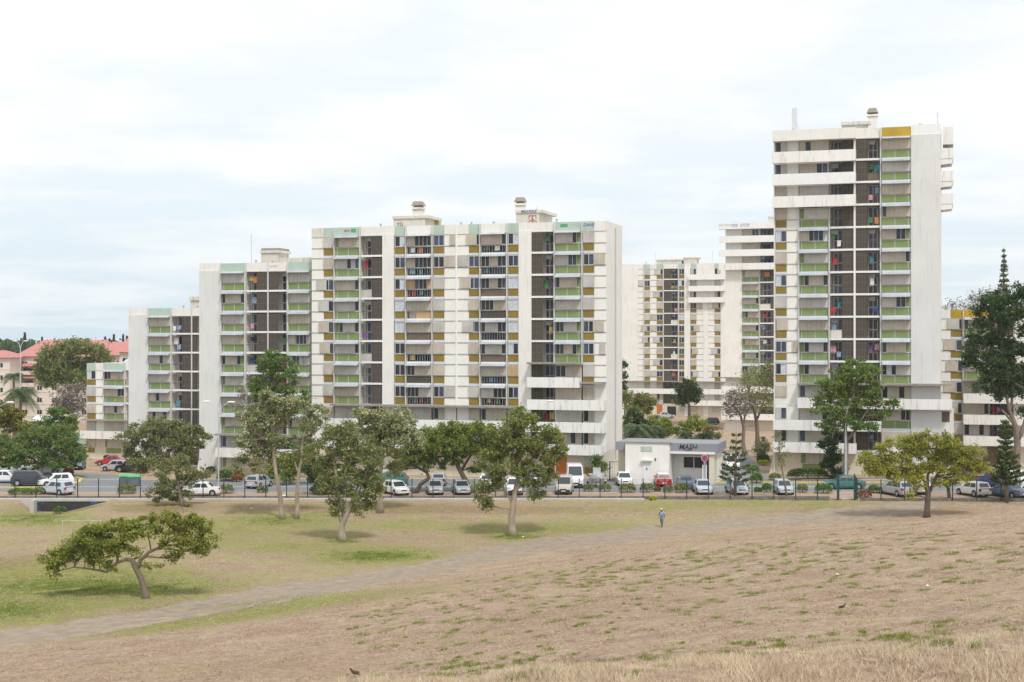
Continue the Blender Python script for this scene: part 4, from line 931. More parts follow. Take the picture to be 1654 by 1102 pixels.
# --- guard house / low utility building
U = Bld('utility_building', 'low white utility building with grey roof edge and black tag beside the long block', 14.2, 1070, 1014, 1156, .0, 1, 6, 20, 'the low utility building', base=0.0, cat='building')
def ub():
    r = U.root; u = U.u
    B('wall', M['cream2'], r, (u(1015), u(1085), -1.6, 5, -1, 4.98))
    B('wall_side', M['cream2'], r, (u(1085) + .001, u(1155) + .0, 1.2, 5, -1, 3.8)); B('wall_side', M['sand'], r, (u(1147), u(1155), -.8, 1.199, -1, 3.75))
    B('roof_fascia', M['roofgrey'], r, (u(997), u(1161), -.9, 5.6, 4.05, 5.0)); B('soffit_trim', M['cream2'], r, (u(1085) + .002, u(1157), -1.0, 5.0, 3.80, 4.048))
    B('roof_coping', M['canopy'], r, (u(1014), u(1087), -1.72, -.91, 4.981, 5.10))
    B('linking_wall', M['sand'], r, (u(997), u(1014.9), .5, 4, -1, 3.94))
    d = B('door', M['white'], r, (u(1043), u(1056), -1.66, -1.601, .25, 2.75)); B('door_hood', M['cream2'], r, (u(1041), u(1058), -1.95, -1.601, 2.95, 3.15)); B('door_sign', bluep, d, (u(1048.5), u(1050.5), -1.675, -1.661, 1.9, 2.2))
    B('vent_grille', M['teal'], r, (u(1040), u(1058), -1.65, -1.601, 4.05, 4.6)); B('wall_lamp', M['black'], r, (u(1062.5), u(1064), -1.68, -1.601, 3.0, 3.3))
    w = B('window', M['frame'], r, (u(1101), u(1134), 1.10, 1.199, 2.0, 3.45)); B('pane', M['dark'], w, (u(1102), u(1117), 1.05, 1.099, 2.1, 3.4), (u(1119), u(1133), 1.05, 1.099, 2.1, 3.4))
    B('beam', M['cream'], r, (u(1095), u(1134), .5, .62, 3.35, 3.5)); B('door', M['darkmetal'], r, (u(1139), u(1145), 1.12, 1.199, -.3, 3.2))
    text_mesh('graffiti', '·MASH·', blackp, r, .85, (u(1113), -.91, 4.55), FR, .25, .004, .012, .9)
    q = MB()
    for x0, z0, x1, z1 in ((-.55, 4.4, .1, 4.12), (.1, 4.12, .45, 4.3), (.45, 4.3, .2, 4.5)):
        dd = Vector((x1 - x0, z1 - z0)).normalized() * .03; uu = u(1113); q.prism([(uu + x0 + dd.y, z0 - dd.x), (uu + x1 + dd.y, z1 - dd.x), (uu + x1 - dd.y, z1 + dd.x), (uu + x0 - dd.y, z0 + dd.x)], -.915, -.905)
    q.build('graffiti', blackp, r)
ub()

# ---------------------------------------------------------------- vegetation
def leaves(centres, sizes, rng, up=0.35, aspect=1.5):
    """leaf sprays: one small tilted face each"""
    n = len(centres); nrm = rng.standard_normal((n, 3)); nrm[:, 2] += up; nrm /= np.linalg.norm(nrm, axis=1)[:, None]
    a = np.cross(nrm, rng.standard_normal((n, 3))); a /= np.linalg.norm(a, axis=1)[:, None]; b = np.cross(nrm, a)
    a *= (sizes * aspect * .5)[:, None]; b *= (sizes * .5)[:, None]
    bend = nrm * (sizes * .18)[:, None]
    return np.stack([centres - a - bend, centres - b, centres + a - bend, centres + b], 1).reshape(-1, 3)
def crown_points(blobs, Y, dens, rng, depthf=0.85, clump=0.30, off=0.0, hollow=0.35):
    """blobs: px, py, rx, ry in photograph pixels at distance Y"""
    P = []; cents = []
    for b in blobs:
        px, py, rx, ry = b[:4]; c = np.array(at(px, py, Y)); X = rx * 1.1 / F * Y; Z = ry * 1.12 / F * Y; D = math.sqrt(X * Z) * depthf
        c[1] += (b[4] if len(b) > 4 else rng.uniform(-1, 1) * D * 0.9) + off
        ncl = max(6, int(15 * (X * Z + X * D) / 3.0 / 1.0)); ncl = min(ncl, 90)
        d = rng.standard_normal((ncl, 3)); d /= np.linalg.norm(d, axis=1)[:, None]
        r = hollow + (1 - hollow) * rng.random(ncl) ** .6
        cc = c + d * r[:, None] * np.array([X, D, Z])
        n = int(dens * 3.0 * (X * Z * 2 + X * D))
        idx = rng.integers(0, ncl, n); cs = clump * rng.uniform(.45, 1.25, ncl)
        g3 = rng.standard_normal((n, 3)) * cs[idx][:, None]; g3[:, 2] *= .7
        P.append(cc[idx] + g3); cents.append((c, X, Z))
    return np.concatenate(P), cents
def limb(mb, a, b, r0, r1, rng, seg=6, wig=.08, n=5, sag=0.0):
    pts = []; L_ = (b - a).length
    for i in range(n + 1):
        t = i / n; p = a.lerp(b, t); k = math.sin(math.pi * t)
        p = p + Vector((rng.uniform(-1, 1), rng.uniform(-1, 1), rng.uniform(-.6, .6))) * wig * L_ * k; p.z += sag * L_ * k; pts.append(p)
    mb.tube(pts, [r0 + (r1 - r0) * i / n for i in range(n + 1)], seg); return pts
def tree(label, base, trunk, blobs, leaf, dens=60, size=.16, bark='bark', cat='tree', group=None, name='tree', Y=None, seed=1, clump=.3, twigs=3, limbs=True, r0=None, tsize=1.0, hollow=.35, extra=None, depthf=.85, limb_r=.35):
    """base: photo pixel of the foot; trunk: list of polylines [(px,py,radius m)...] at the tree's own distance"""
    rng = np.random.default_rng(seed); pr = random.Random(seed)
    if Y is None: p = hit(*base); Y = p.y
    else: x = (base[0] - CX) / F * Y; p = Vector((x, Y, gz(x, Y)))
    root = empty(name, p); tag(root, label, cat, group)
    P, cents = crown_points(blobs, Y, dens, rng, clump=clump, hollow=hollow, depthf=depthf)
    sz = size * .74 * rng.uniform(.55, 1.35, len(P))
    V = leaves(P, sz, rng) - np.array(p)
    npmesh('crown', V, len(P), LEAF[leaf], root, rng.random(len(P)))
    if extra:
        l2, frac, sc_ = extra; n2 = int(len(P) * frac); up_ = np.argsort(-P[:, 2] + rng.standard_normal(len(P)) * .8)[:int(len(P) * .8)]
        i2 = rng.choice(up_, n2); P2 = P[i2] + rng.standard_normal((n2, 3)) * .12
        npmesh('blossom', leaves(P2, size * .8 * sc_ * rng.uniform(.5, 1.2, n2), rng) - np.array(p), n2, LEAF[l2], root, rng.random(n2))
    mb = MB(); nodes = []; yoff = 0
    for ti, tl in enumerate(trunk):
        pts = []
        for i, q in enumerate(tl):
            w = at(q[0], q[1], Y); 
            if ti == 0 and i == 0: w = p + Vector((0, 0, -.25))
            if len(q) > 3: w.y += q[3]
            pts.append(w)
        # refine
        fine = []; rad = []
        for i in range(len(pts) - 1):
            m = max(2, int((pts[i+1] - pts[i]).length / .8))
            for k in range(m):
                t = k / m; fine.append(pts[i].lerp(pts[i+1], t) + Vector((pr.uniform(-.04, .04), pr.uniform(-.04, .04), 0))); rad.append(tl[i][2] + (tl[i+1][2] - tl[i][2]) * t)
        fine.append(pts[-1]); rad.append(tl[-1][2])
        if ti == 0: rad[0] *= 1.45; 
        mb.tube([f - p for f in fine], rad, 9); nodes += [(f, r) for f, r in zip(fine, rad)][len(fine)//3 if ti == 0 else 0:]
    if limbs:
        for (c, X, Z) in cents:
            c = Vector(c); cand = [n for n in nodes if n[0].z < c.z + Z * .4] or nodes
            f, r = min(cand, key=lambda n: (n[0] - c).length + abs(n[0].z - c.z) * .2)
            rr = min(r * .75, .05 + limb_r * .12 * X)
            pts = limb(mb, f - p, c - p, rr, rr * .35, pr, 6, .07)
            for _ in range(twigs):
                e = c + Vector((pr.uniform(-1, 1) * X * .9, pr.uniform(-1, 1) * X * .7, pr.uniform(-.5, 1) * Z * .9))
                limb(mb, pts[pr.choice([2, 3, 4])], e - p, rr * .45, rr * .12, pr, 5, .08, 4)
    mb.build('trunk', M[bark], root, True)
    return root
def ell_fill(px0, px1, top, bot, n, rng, rx, ry, jit=.5):
    """blobs filling a region between two outline tables (photo pixels)"""
    out = []; 
    for i in range(n):
        px = rng.uniform(px0, px1); t = interp(top, px) + ry * .75; b = interp(bot, px) - ry * .75
        if b < t: b = t + .1
        out.append((px, rng.uniform(t, b), rx * rng.uniform(.7, 1.25), ry * rng.uniform(.7, 1.25)))
    return out
rg = random.Random(5)

# T1 umbrella acacia in the left foreground
tree('umbrella-shaped acacia leaning left in the left foreground, wide flat crown over green grass', (237, 967), [
  [(237, 967, .26), (232, 945, .21), (222, 922, .20), (214, 905, .17), (203, 904, .12), (190, 908, .10), (172, 924, .09), (152, 920, .07), (120, 916, .05), (95, 922, .03)],
  [(220, 922, .16), (226, 905, .13), (240, 892, .11), (262, 882, .09), (290, 880, .06), (320, 876, .04)],
  [(190, 906, .09), (188, 893, .08), (200, 876, .06), (215, 862, .04)], [(214, 904, .08), (226, 900, .05), (232, 890, .04)], [(262, 882, .06), (270, 862, .05), (276, 845, .03)], [(240, 892, .05, .6), (232, 866, .04, 1.0), (236, 845, .03, 1.3)]],
  [(80, 912, 17, 10), (100, 900, 22, 12), (120, 882, 22, 13), (140, 868, 26, 13), (165, 858, 26, 12), (190, 848, 26, 12), (150, 890, 26, 12), (128, 903, 22, 9), (175, 878, 24, 12), (215, 852, 24, 12), (240, 842, 26, 11), (265, 838, 24, 9), (290, 838, 26, 9), (315, 842, 22, 10), (332, 855, 15, 10),
   (300, 860, 22, 11), (280, 878, 20, 11), (310, 880, 22, 11), (335, 888, 14, 9), (285, 898, 20, 10), (218, 890, 12, 7), (205, 868, 20, 9), (250, 862, 22, 9), (88, 930, 9, 7, 0), (180, 918, 14, 5), (260, 914, 7, 3), (235, 914, 10, 4), (162, 905, 18, 7), (345, 868, 8, 8)] + ell_fill(85, 340, [(60, 905), (90, 888), (150, 843), (205, 836), (270, 824), (330, 834), (350, 868)], [(60, 930), (120, 915), (180, 900), (230, 880), (280, 885), (350, 895)], 34, random.Random(4), 17, 9),
  'acacia', dens=130, size=.14, cat='tree', seed=21, clump=.20, hollow=.3, twigs=4, depthf=1.0)
# T2 paperbark centre left
tree('bushy paperbark with forked pale trunk, nearest of the trees left of centre', (553, 873), [
  [(553, 873, .36), (552, 850, .30), (556, 838, .27), (566, 818, .17), (572, 800, .13), (578, 785, .09)], [(553, 845, .18), (545, 830, .12), (535, 822, .07)], [(556, 838, .18), (552, 815, .14), (545, 790, .12), (543, 765, .10), (538, 740, .07)],
  [(548, 775, .10), (540, 762, .08), (528, 756, .05)], [(566, 820, .1), (580, 795, .08), (590, 770, .06), (596, 745, .05)]],
  [(555, 700, 26, 18), (578, 712, 24, 18), (535, 715, 20, 15), (520, 745, 18, 14), (545, 745, 24, 17), (575, 745, 26, 17), (598, 740, 18, 17), (560, 775, 26, 16), (588, 775, 22, 16), (603, 795, 16, 13), (535, 785, 18, 14), (541, 810, 15, 13), (572, 800, 20, 10), (590, 812, 14, 9), (576, 824, 10, 8), (605, 765, 14, 14), (505, 735, 12, 14), (515, 765, 14, 12), (541, 828, 8, 7)],
  'euc', dens=110, size=.19, bark='palebark', seed=22, clump=.26, twigs=3)
# T3 pale flowering
tree('tall pale-flowering paperbark standing just behind the nearest forked paperbark', (613, 828), [
  [(613, 828, .34), (614, 800, .26), (614, 770, .21), (617, 745, .18), (620, 720, .13), (626, 700, .08)], [(616, 750, .13), (604, 725, .10), (598, 700, .07)], [(617, 742, .12), (640, 715, .09), (655, 695, .06)]],
  [(600, 690, 24, 17), (622, 678, 26, 17), (645, 690, 22, 16), (610, 712, 24, 15), (640, 715, 22, 14), (662, 700, 18, 14), (672, 712, 12, 10), (590, 672, 16, 10), (625, 735, 20, 12), (600, 735, 16, 12), (640, 755, 14, 9), (652, 670, 12, 8)],
  'euc', dens=80, size=.21, bark='palebark', seed=23, clump=.30, extra=('eucpale', 1.0, 1.0))
# T4 twins
tree('tallest pale-topped paperbark of the left group, slender leaning grey trunk', (456, 838), [
  [(456, 838, .27), (453, 800, .22), (446, 770, .20), (442, 735, .17), (441, 705, .15), (446, 680, .12), (450, 660, .08)], [(441, 712, .11), (428, 735, .06)], [(442, 718, .12), (415, 700, .10), (405, 680, .08), (418, 655, .05)], [(445, 690, .1), (460, 670, .07), (470, 655, .05)]],
  [(440, 645, 24, 12), (462, 650, 20, 13), (418, 655, 22, 13), (400, 670, 14, 14), (425, 675, 22, 14), (455, 675, 22, 14), (470, 668, 14, 13), (410, 700, 20, 14), (440, 702, 22, 14), (395, 712, 14, 12), (405, 730, 18, 12), (432, 730, 20, 13), (390, 740, 12, 10), (455, 722, 16, 12), (420, 752, 18, 9), (385, 755, 10, 6)],
  'euc', dens=64, size=.20, bark='palebark', seed=24, clump=.26, extra=('eucpale', .9, .95))
tree('slim forked pale paperbark immediately right of the tallest of the left group', (479, 838), [
  [(479, 838, .22), (480, 800, .18), (482, 770, .16), (486, 745, .13), (488, 715, .11), (495, 690, .08), (505, 670, .05)], [(482, 765, .11), (477, 748, .09), (474, 735, .06)], [(488, 710, .08), (512, 695, .05), (525, 688, .03)]],
  [(495, 660, 15, 10), (512, 668, 16, 12), (500, 685, 16, 12), (524, 680, 12, 9), (490, 708, 15, 12), (510, 712, 14, 10), (482, 735, 14, 10), (535, 690, 7, 6)],
  'euc', dens=70, size=.19, bark='palebark', seed=25, clump=.26, extra=('eucpale', .4, .9))
# T5 
tree('big bushy paperbark with straight pale trunk right beside the path', (828, 866), [
  [(828, 866, .37), (827, 835, .30), (829, 812, .27), (832, 790, .20), (836, 770, .16), (840, 745, .12)], [(829, 815, .16), (820, 800, .11), (812, 785, .09), (805, 765, .07)], [(832, 795, .14), (850, 770, .11), (865, 750, .08), (875, 730, .06)], [(836, 770, .1), (828, 735, .08), (835, 700, .05)]],
  [(840, 672, 18, 13), (855, 685, 18, 14), (825, 690, 22, 16), (800, 705, 22, 14), (805, 730, 24, 16), (835, 718, 26, 17), (862, 712, 20, 16), (888, 700, 17, 15), (905, 715, 12, 14), (880, 730, 24, 16), (850, 745, 26, 17), (820, 760, 24, 15), (795, 755, 18, 13), (790, 785, 16, 13), (783, 805, 12, 12), (890, 755, 16, 15), (870, 770, 18, 15), (869, 795, 12, 15), (787, 818, 9, 6), (805, 780, 12, 12), (848, 775, 12, 12), (775, 790, 9, 9), (896, 735, 14, 14)],
  'euc', dens=120, size=.19, bark='palebark', seed=26, clump=.25, extra=('acacia', .35, 1.0))
# T6 bright wide tree by the fence with dark leaning trunk
tree('broad bright green tree by the fence with a thick dark trunk leaning left', (762, 797), [
  [(762, 797, .34), (752, 775, .28), (740, 755, .24), (728, 735, .18), (715, 722, .12)], [(745, 760, .18), (760, 735, .12), (775, 715, .08)], [(728, 736, .12), (705, 738, .08), (692, 745, .06)]],
  [(700, 705, 26, 12), (725, 695, 26, 12), (752, 692, 26, 12), (778, 698, 24, 13), (690, 725, 24, 12), (720, 720, 26, 12), (750, 718, 26, 13), (775, 730, 22, 13), (700, 748, 22, 11), (675, 740, 18, 12), (735, 742, 20, 9), (795, 715, 16, 14), (770, 755, 14, 9)],
  'mid', dens=100, size=.20, bark='darkbark', seed=27, clump=.30, extra=('acacia', .8, 1.0))
tree('small crooked dark-trunked tree by the fence between the flowering and bright green ones', (668, 797), [
  [(668, 797, .26), (680, 782, .22), (693, 772, .20), (690, 763, .17), (676, 756, .13), (664, 750, .08)]],
  [(650, 745, 20, 12), (672, 735, 20, 13), (692, 742, 16, 11), (660, 725, 18, 11), (640, 760, 14, 9)],
  'euc', dens=100, size=.19, bark='darkbark', seed=28, clump=.28)
# T7 dark left tree + near hanging one
tree('wide grey-green tree in the car park in front of the eight storey block', (262, 775), [
  [(262, 775, .3), (262, 745, .24), (258, 720, .18), (250, 700, .1)], [(262, 742, .16), (285, 718, .12), (305, 700, .08)], [(260, 735, .14), (230, 715, .1), (215, 705, .06)]],
  [(235, 692, 20, 12), (262, 685, 24, 13), (290, 690, 22, 12), (312, 698, 20, 12), (325, 712, 14, 9), (210, 708, 20, 13), (240, 715, 24, 14), (272, 715, 24, 14), (300, 720, 22, 13), (205, 730, 14, 10), (235, 740, 22, 12), (265, 745, 22, 12), (295, 742, 18, 12), (222, 755, 14, 8), (330, 703, 10, 7)],
  'olive', dens=95, size=.22, seed=29, clump=.30)
tree('drooping olive-grey tree growing on the bank just in front of the fence', (297, 818), [
  [(297, 818, .2), (290, 795, .16), (285, 770, .12), (282, 750, .08)], [(290, 790, .1), (305, 772, .07), (315, 755, .05)]],
  [(265, 760, 18, 13), (285, 750, 20, 13), (300, 765, 18, 13), (265, 785, 18, 13), (290, 782, 20, 13), (260, 802, 14, 10), (278, 800, 14, 10), (318, 765, 10, 8), (303, 800, 9, 8), (243, 795, 5, 9), (304, 815, 6, 5), (255, 740, 14, 9), (330, 765, 10, 8)],
  'olive', dens=110, size=.18, seed=30, clump=.24)
# T8 round tree left
tree('broad rounded tree shading the cars at the left edge', (68, 772), [
  [(68, 772, .27), (66, 755, .22), (55, 742, .14), (40, 735, .08)], [(66, 757, .16), (85, 742, .12), (105, 735, .07)]],
  [(20, 715, 26, 15), (50, 705, 28, 16), (82, 703, 28, 15), (112, 715, 22, 14), (130, 728, 15, 11), (10, 735, 26, 14), (42, 730, 28, 14), (75, 728, 28, 14), (108, 738, 22, 11), (25, 748, 22, 7), (60, 748, 20, 7), (90, 748, 22, 8), (0, 720, 20, 14), (115, 748, 14, 8), (-15, 730, 20, 16)],
  'mid', dens=95, size=.20, seed=31, clump=.32, bark='darkbark', extra=('euc', .5, 1.0))
tree('flame tree with orange tinge above the round tree at the left edge', (15, 765), [[(15, 765, .2), (14, 720, .15), (12, 690, .1)]],
  [(5, 662, 20, 11), (25, 672, 14, 10), (-10, 680, 20, 12), (15, 690, 20, 12), (38, 688, 10, 8)], 'flame', Y=186, dens=90, size=.24, seed=32, extra=('rust', .12, 1.0))
tree('dark glossy shrub tree behind the round tree, left of the low block', (98, 740), [[(98, 740, .14), (98, 700, .1), (97, 675, .06)]],
  [(95, 668, 14, 11), (108, 678, 14, 11), (85, 682, 16, 11), (65, 688, 18, 9), (118, 690, 10, 8), (50, 696, 14, 8), (100, 695, 18, 10)], 'mid', Y=205, dens=90, size=.26, seed=33)
tree('large round-crowned eucalyptus in front of the red roofed housing', (115, 640), [[(115, 655, .45), (114, 630, .4), (112, 600, .3), (115, 575, .2)], [(113, 610, .25), (90, 592, .15), (78, 585, .1)], [(113, 605, .22), (140, 585, .15)]],
  [(85, 572, 17, 13), (108, 562, 18, 13), (132, 562, 18, 13), (155, 570, 16, 13), (170, 580, 10, 9), (72, 590, 15, 13), (95, 592, 18, 13), (120, 588, 18, 13), (145, 592, 18, 13), (80, 612, 16, 12), (105, 612, 18, 12), (128, 612, 16, 12), (68, 600, 11, 10), (150, 610, 12, 10)],
  'euc', Y=265, dens=50, size=.36, seed=34, clump=.5, bark='palebark')
tree('bare leafless grey tree between the round eucalyptus and the low left block', (120, 690), [[(120, 690, .2), (118, 660, .15), (120, 635, .1)], [(118, 665, .1), (105, 640, .06)], [(119, 660, .1), (132, 635, .06)]],
  [(105, 640, 16, 16), (125, 635, 14, 18), (95, 660, 12, 12), (130, 660, 10, 16), (118, 655, 16, 14)], 'twig', Y=240, dens=26, size=.30, seed=35, clump=.5, twigs=9)
# T12 orange-flowered tree at C
tree('dark leafy tree with orange blossom in front of the mast block', (440, 770), [[(440, 772, .3), (440, 720, .25), (438, 680, .2), (436, 640, .12)], [(438, 690, .15), (455, 650, .1)], [(438, 700, .12), (415, 660, .08)]],
  [(440, 570, 13, 9), (430, 585, 16, 11), (452, 582, 16, 11), (470, 595, 14, 10), (480, 605, 8, 8), (425, 605, 18, 12), (452, 605, 20, 13), (410, 620, 14, 10), (435, 628, 20, 12), (465, 625, 16, 12), (490, 640, 10, 8), (480, 650, 14, 10), (500, 690, 12, 12), (480, 715, 14, 14), (500, 730, 12, 12), (460, 650, 16, 10), (420, 640, 14, 9)],
  'mid', Y=172, dens=48, size=.24, seed=36, clump=.32, extra=('rust', .03, .9), bark='darkbark')
tree('thin half-bare tree with grey twigs at the left of the mast block balconies', (412, 770), [[(412, 772, .2), (410, 740, .17), (402, 700, .12), (400, 660, .08), (392, 640, .04)], [(403, 700, .08), (385, 675, .05)]],
  [(395, 640, 14, 16), (410, 620, 12, 14), (385, 660, 10, 12)], 'twig', Y=174, dens=16, size=.22, seed=37, clump=.4, twigs=8)
tree('dense lime-green shrub tree behind the forked slim paperbark', (468, 788), [[(468, 790, .15), (468, 770, .1)]],
  [(455, 750, 16, 12), (475, 745, 16, 12), (490, 760, 14, 12), (465, 768, 18, 10), (440, 762, 12, 8), (487, 740, 10, 8)], 'mid', Y=163, dens=90, size=.20, seed=38, extra=('lime', .3, 1.0))
tree('dark narrow bottle-shaped tree by the fence left of the nearest forked paperbark', (520, 800), [[(520, 800, .15), (518, 780, .1)]],
  [(515, 745, 14, 12), (525, 765, 14, 12), (510, 770, 12, 12), (520, 785, 12, 10), (530, 750, 10, 12), (500, 755, 10, 10)], 'dark', Y=152, dens=110, size=.19, seed=39, extra=('euc', .5, 1.0))
# ---- right side
tree('broad bright green tree in front of the tallest tower', (1366, 782), [
  [(1366, 784, .34), (1366, 750, .28), (1367, 715, .24), (1365, 690, .2), (1372, 660, .14), (1380, 635, .09)], [(1367, 712, .18), (1382, 695, .15), (1395, 672, .1), (1408, 655, .07)], [(1366, 690, .14), (1350, 660, .1), (1340, 635, .07)]],
  [(1385, 592, 20, 9), (1365, 602, 22, 11), (1398, 605, 20, 12), (1345, 618, 18, 11), (1375, 625, 26, 13), (1408, 628, 18, 12), (1332, 640, 16, 10), (1355, 645, 24, 12), (1390, 648, 24, 12), (1420, 648, 18, 10), (1440, 652, 14, 8), (1330, 660, 18, 10), (1360, 668, 22, 10), (1395, 672, 22, 10), (1430, 668, 14, 8), (1345, 685, 18, 10), (1380, 688, 20, 9), (1410, 688, 16, 8), (1330, 685, 12, 8), (1325, 622, 9, 7)],
  'mid', dens=62, size=.22, seed=41, clump=.28, bark='bark', extra=('acacia', .35, 1.0))
tree('dark ivy-like columnar tree against the base of the tallest tower', (1345, 772), [[(1345, 772, .2), (1345, 740, .15), (1345, 700, .1)]],
  [(1344, 700, 14, 11), (1340, 718, 14, 11), (1350, 735, 13, 12), (1342, 752, 15, 12), (1350, 766, 14, 10), (1336, 740, 9, 9)], 'dark', Y=164, dens=110, size=.22, seed=42)
tree('yellow-green spreading acacia with short dark trunk on the right, hill edge below', (1498, 836), [
  [(1498, 838, .30), (1498, 815, .27), (1500, 795, .25), (1492, 775, .16), (1478, 755, .11), (1460, 740, .07)], [(1500, 797, .18), (1512, 770, .13), (1525, 748, .09), (1545, 735, .05)], [(1498, 790, .14), (1500, 755, .1), (1498, 725, .07)], [(1480, 758, .08), (1448, 755, .05), (1425, 745, .03)]],
  [(1495, 704, 24, 9), (1470, 712, 26, 11), (1520, 712, 24, 11), (1445, 720, 24, 10), (1420, 732, 20, 10), (1405, 745, 14, 9), (1408, 762, 11, 8), (1430, 750, 20, 10), (1455, 740, 24, 11), (1490, 728, 26, 12), (1525, 732, 24, 12), (1555, 722, 18, 10), (1572, 735, 16, 11), (1545, 745, 22, 11), (1575, 755, 13, 9), (1450, 768, 18, 9), (1475, 765, 20, 11), (1480, 785, 16, 9), (1510, 758, 22, 11), (1540, 765, 20, 9), (1560, 770, 14, 7), (1520, 780, 16, 8), (1475, 800, 9, 6)] + ell_fill(1400, 1590, [(1390, 745), (1420, 724), (1460, 704), (1500, 696), (1550, 710), (1590, 740)], [(1390, 765), (1420, 768), (1470, 785), (1520, 780), (1590, 765)], 40, random.Random(8), 19, 8),
  'lime', dens=85, size=.14, seed=43, clump=.22, bark='darkbark', twigs=6, hollow=.3, extra=('olive', .5, 1.0))
tree('second smaller acacia behind the yellow-green one on the right', (1533, 809), [[(1533, 809, .2), (1532, 790, .17), (1528, 770, .1), (1535, 755, .07)]],
  [(1520, 778, 16, 9), (1540, 780, 14, 9), (1555, 765, 14, 8), (1530, 760, 16, 8)], 'olive', dens=90, size=.16, seed=44, clump=.25, bark='darkbark')
tree('massive dark evergreen with pale trunk at the right edge', (1642, 785), [
  [(1642, 788, .5), (1642, 750, .42), (1644, 715, .38), (1640, 690, .32), (1632, 665, .22), (1625, 640, .15)], [(1644, 712, .28), (1655, 685, .22), (1660, 650, .15)], [(1640, 688, .18), (1618, 662, .12)], [(1632, 665, .16), (1640, 600, .14), (1635, 560, .1), (1625, 520, .07)]],
  [(1652, 470, 16, 12), (1592, 488, 14, 10), (1578, 520, 14, 10), (1566, 575, 10, 9), (1615, 485, 20, 16), (1640, 478, 22, 16), (1600, 505, 22, 16), (1630, 510, 26, 18), (1655, 500, 20, 18), (1580, 500, 9, 10), (1610, 525, 18, 12), (1590, 545, 22, 14), (1615, 550, 22, 14), (1572, 560, 15, 12), (1585, 575, 22, 14), (1610, 580, 24, 15), (1640, 565, 22, 16), (1660, 560, 16, 16), (1570, 590, 12, 11), (1590, 605, 18, 11), (1620, 605, 24, 15), (1650, 600, 22, 16), (1600, 625, 12, 10), (1630, 630, 20, 12), (1660, 630, 14, 14), (1575, 625, 7, 8), (1655, 665, 8, 12), (1612, 640, 9, 7), (1655, 530, 16, 16)],
  'dark', Y=163, dens=58, size=.27, seed=45, clump=.34, bark='bark', limb_r=.5)
for i, (lab, px, top, bot, Yd, w) in enumerate([('slender young pine in front of the fence left of the driveway entrance', 1187, 694, 803, None, 27), ('dark young pine in front of the fence near the right edge', 1626, 676, 812, None, 26), ('tall distant pine rising above the dark evergreen at the right edge', 1620, 397, 560, 300, 30), ('small pine crown poking up behind the yellow-green acacia', 1528, 692, 790, 166, 20)]):
    rng = np.random.default_rng(60 + i); pr = random.Random(i)
    p = hit(px, bot) if Yd is None else Vector(((px - CX) / F * Yd, Yd, gz((px - CX) / F * Yd, Yd)))
    H_ = CAMH - (top - CY) / F * p.y - p.z; Wd = w / F * p.y
    root = empty('pine_tree', p); tag(root, lab, 'pine tree')
    mb = MB(); lean = pr.uniform(-.2, .2); mb.tube([(0, 0, -.2), (lean * .5, 0, H_ * .5), (lean, 0, H_ - .1)], [.02 * H_ + .05, .012 * H_ + .03, .02], 7)
    P = []; z = H_ * (.22 if i < 3 else .4); sp = H_ * (.055 if i != 2 else .028)
    while z < H_ * .99:
        t = (H_ - z) / H_; rr = Wd * (t * 1.25 if i == 2 else min(1.0, .18 + t * 1.15)) * pr.uniform(.75, 1.15); nb = 7 if i != 0 else 4; a0 = pr.uniform(0, 6.28)
        for k in range(nb):
            a = a0 + 6.283 * k / nb + pr.uniform(-.2, .2); ln = rr * pr.uniform(.75, 1.1); c = lean * z / H_
            e = Vector((c + math.cos(a) * ln, math.sin(a) * ln, z + ln * (.30 if i != 2 else .12)))
            mb.tube([(c, 0, z), tuple(e)], [.03, .012], 4)
            m = int(ln * (60 if i == 0 else 95 if i != 2 else 40)); tt = np.linspace(.22 if i else .5, 1.04, m) if m else []
            for q in tt: P.append([c + (e.x - c) * q, e.y * q, z + (e.z - z) * q ** 1.6])
        z += sp * pr.uniform(.8, 1.25) * (1.6 if i == 0 else 1)
    P = np.array(P) + rng.standard_normal((len(P), 3)) * (.075 if i != 2 else .16)
    npmesh('crown', leaves(P, (.15 if i != 2 else .30) * rng.uniform(.7, 1.4, len(P)), rng, .8, 1.3), len(P), LEAF['pine'], root, rng.random(len(P)))
    mb.build('trunk', M['bark'], root, True)
tree('tall half-bare tree with dark crooked trunk between rear tower and tallest tower', (1224, 735), [[(1224, 738, .42), (1223, 705, .32), (1222, 680, .28), (1218, 665, .2), (1210, 645, .12)], [(1222, 680, .2), (1232, 655, .12), (1238, 630, .08)]],
  [(1225, 605, 20, 14), (1240, 620, 16, 16), (1210, 620, 18, 16), (1230, 645, 20, 16), (1215, 650, 14, 14), (1245, 600, 12, 12), (1245, 650, 12, 16)], 'olive', Y=212, dens=26, size=.26, seed=51, clump=.5, twigs=9, bark='bark')
tree('bare brown tree with curved trunk left of the driveway, standing on dry grass', (1203, 738), [[(1203, 740, .36), (1200, 715, .28), (1201, 690, .24), (1196, 670, .15), (1185, 655, .1)], [(1201, 685, .15), (1206, 660, .1)]],
  [(1190, 640, 16, 14), (1180, 655, 14, 12), (1200, 655, 14, 14), (1185, 670, 12, 8)], 'twig', Y=208, dens=26, size=.26, seed=52, clump=.5, twigs=9)
tree('small dark round-topped tree in front of the distant block', (1113, 672), [[(1113, 672, .35), (1113, 660, .3), (1112, 645, .2)]],
  [(1112, 620, 11, 8), (1103, 632, 11, 8), (1120, 634, 11, 8), (1112, 645, 15, 8), (1100, 650, 8, 5)], 'dark', Y=300, dens=50, size=.36, seed=53, clump=.45, extra=('mid', .4, 1.0))
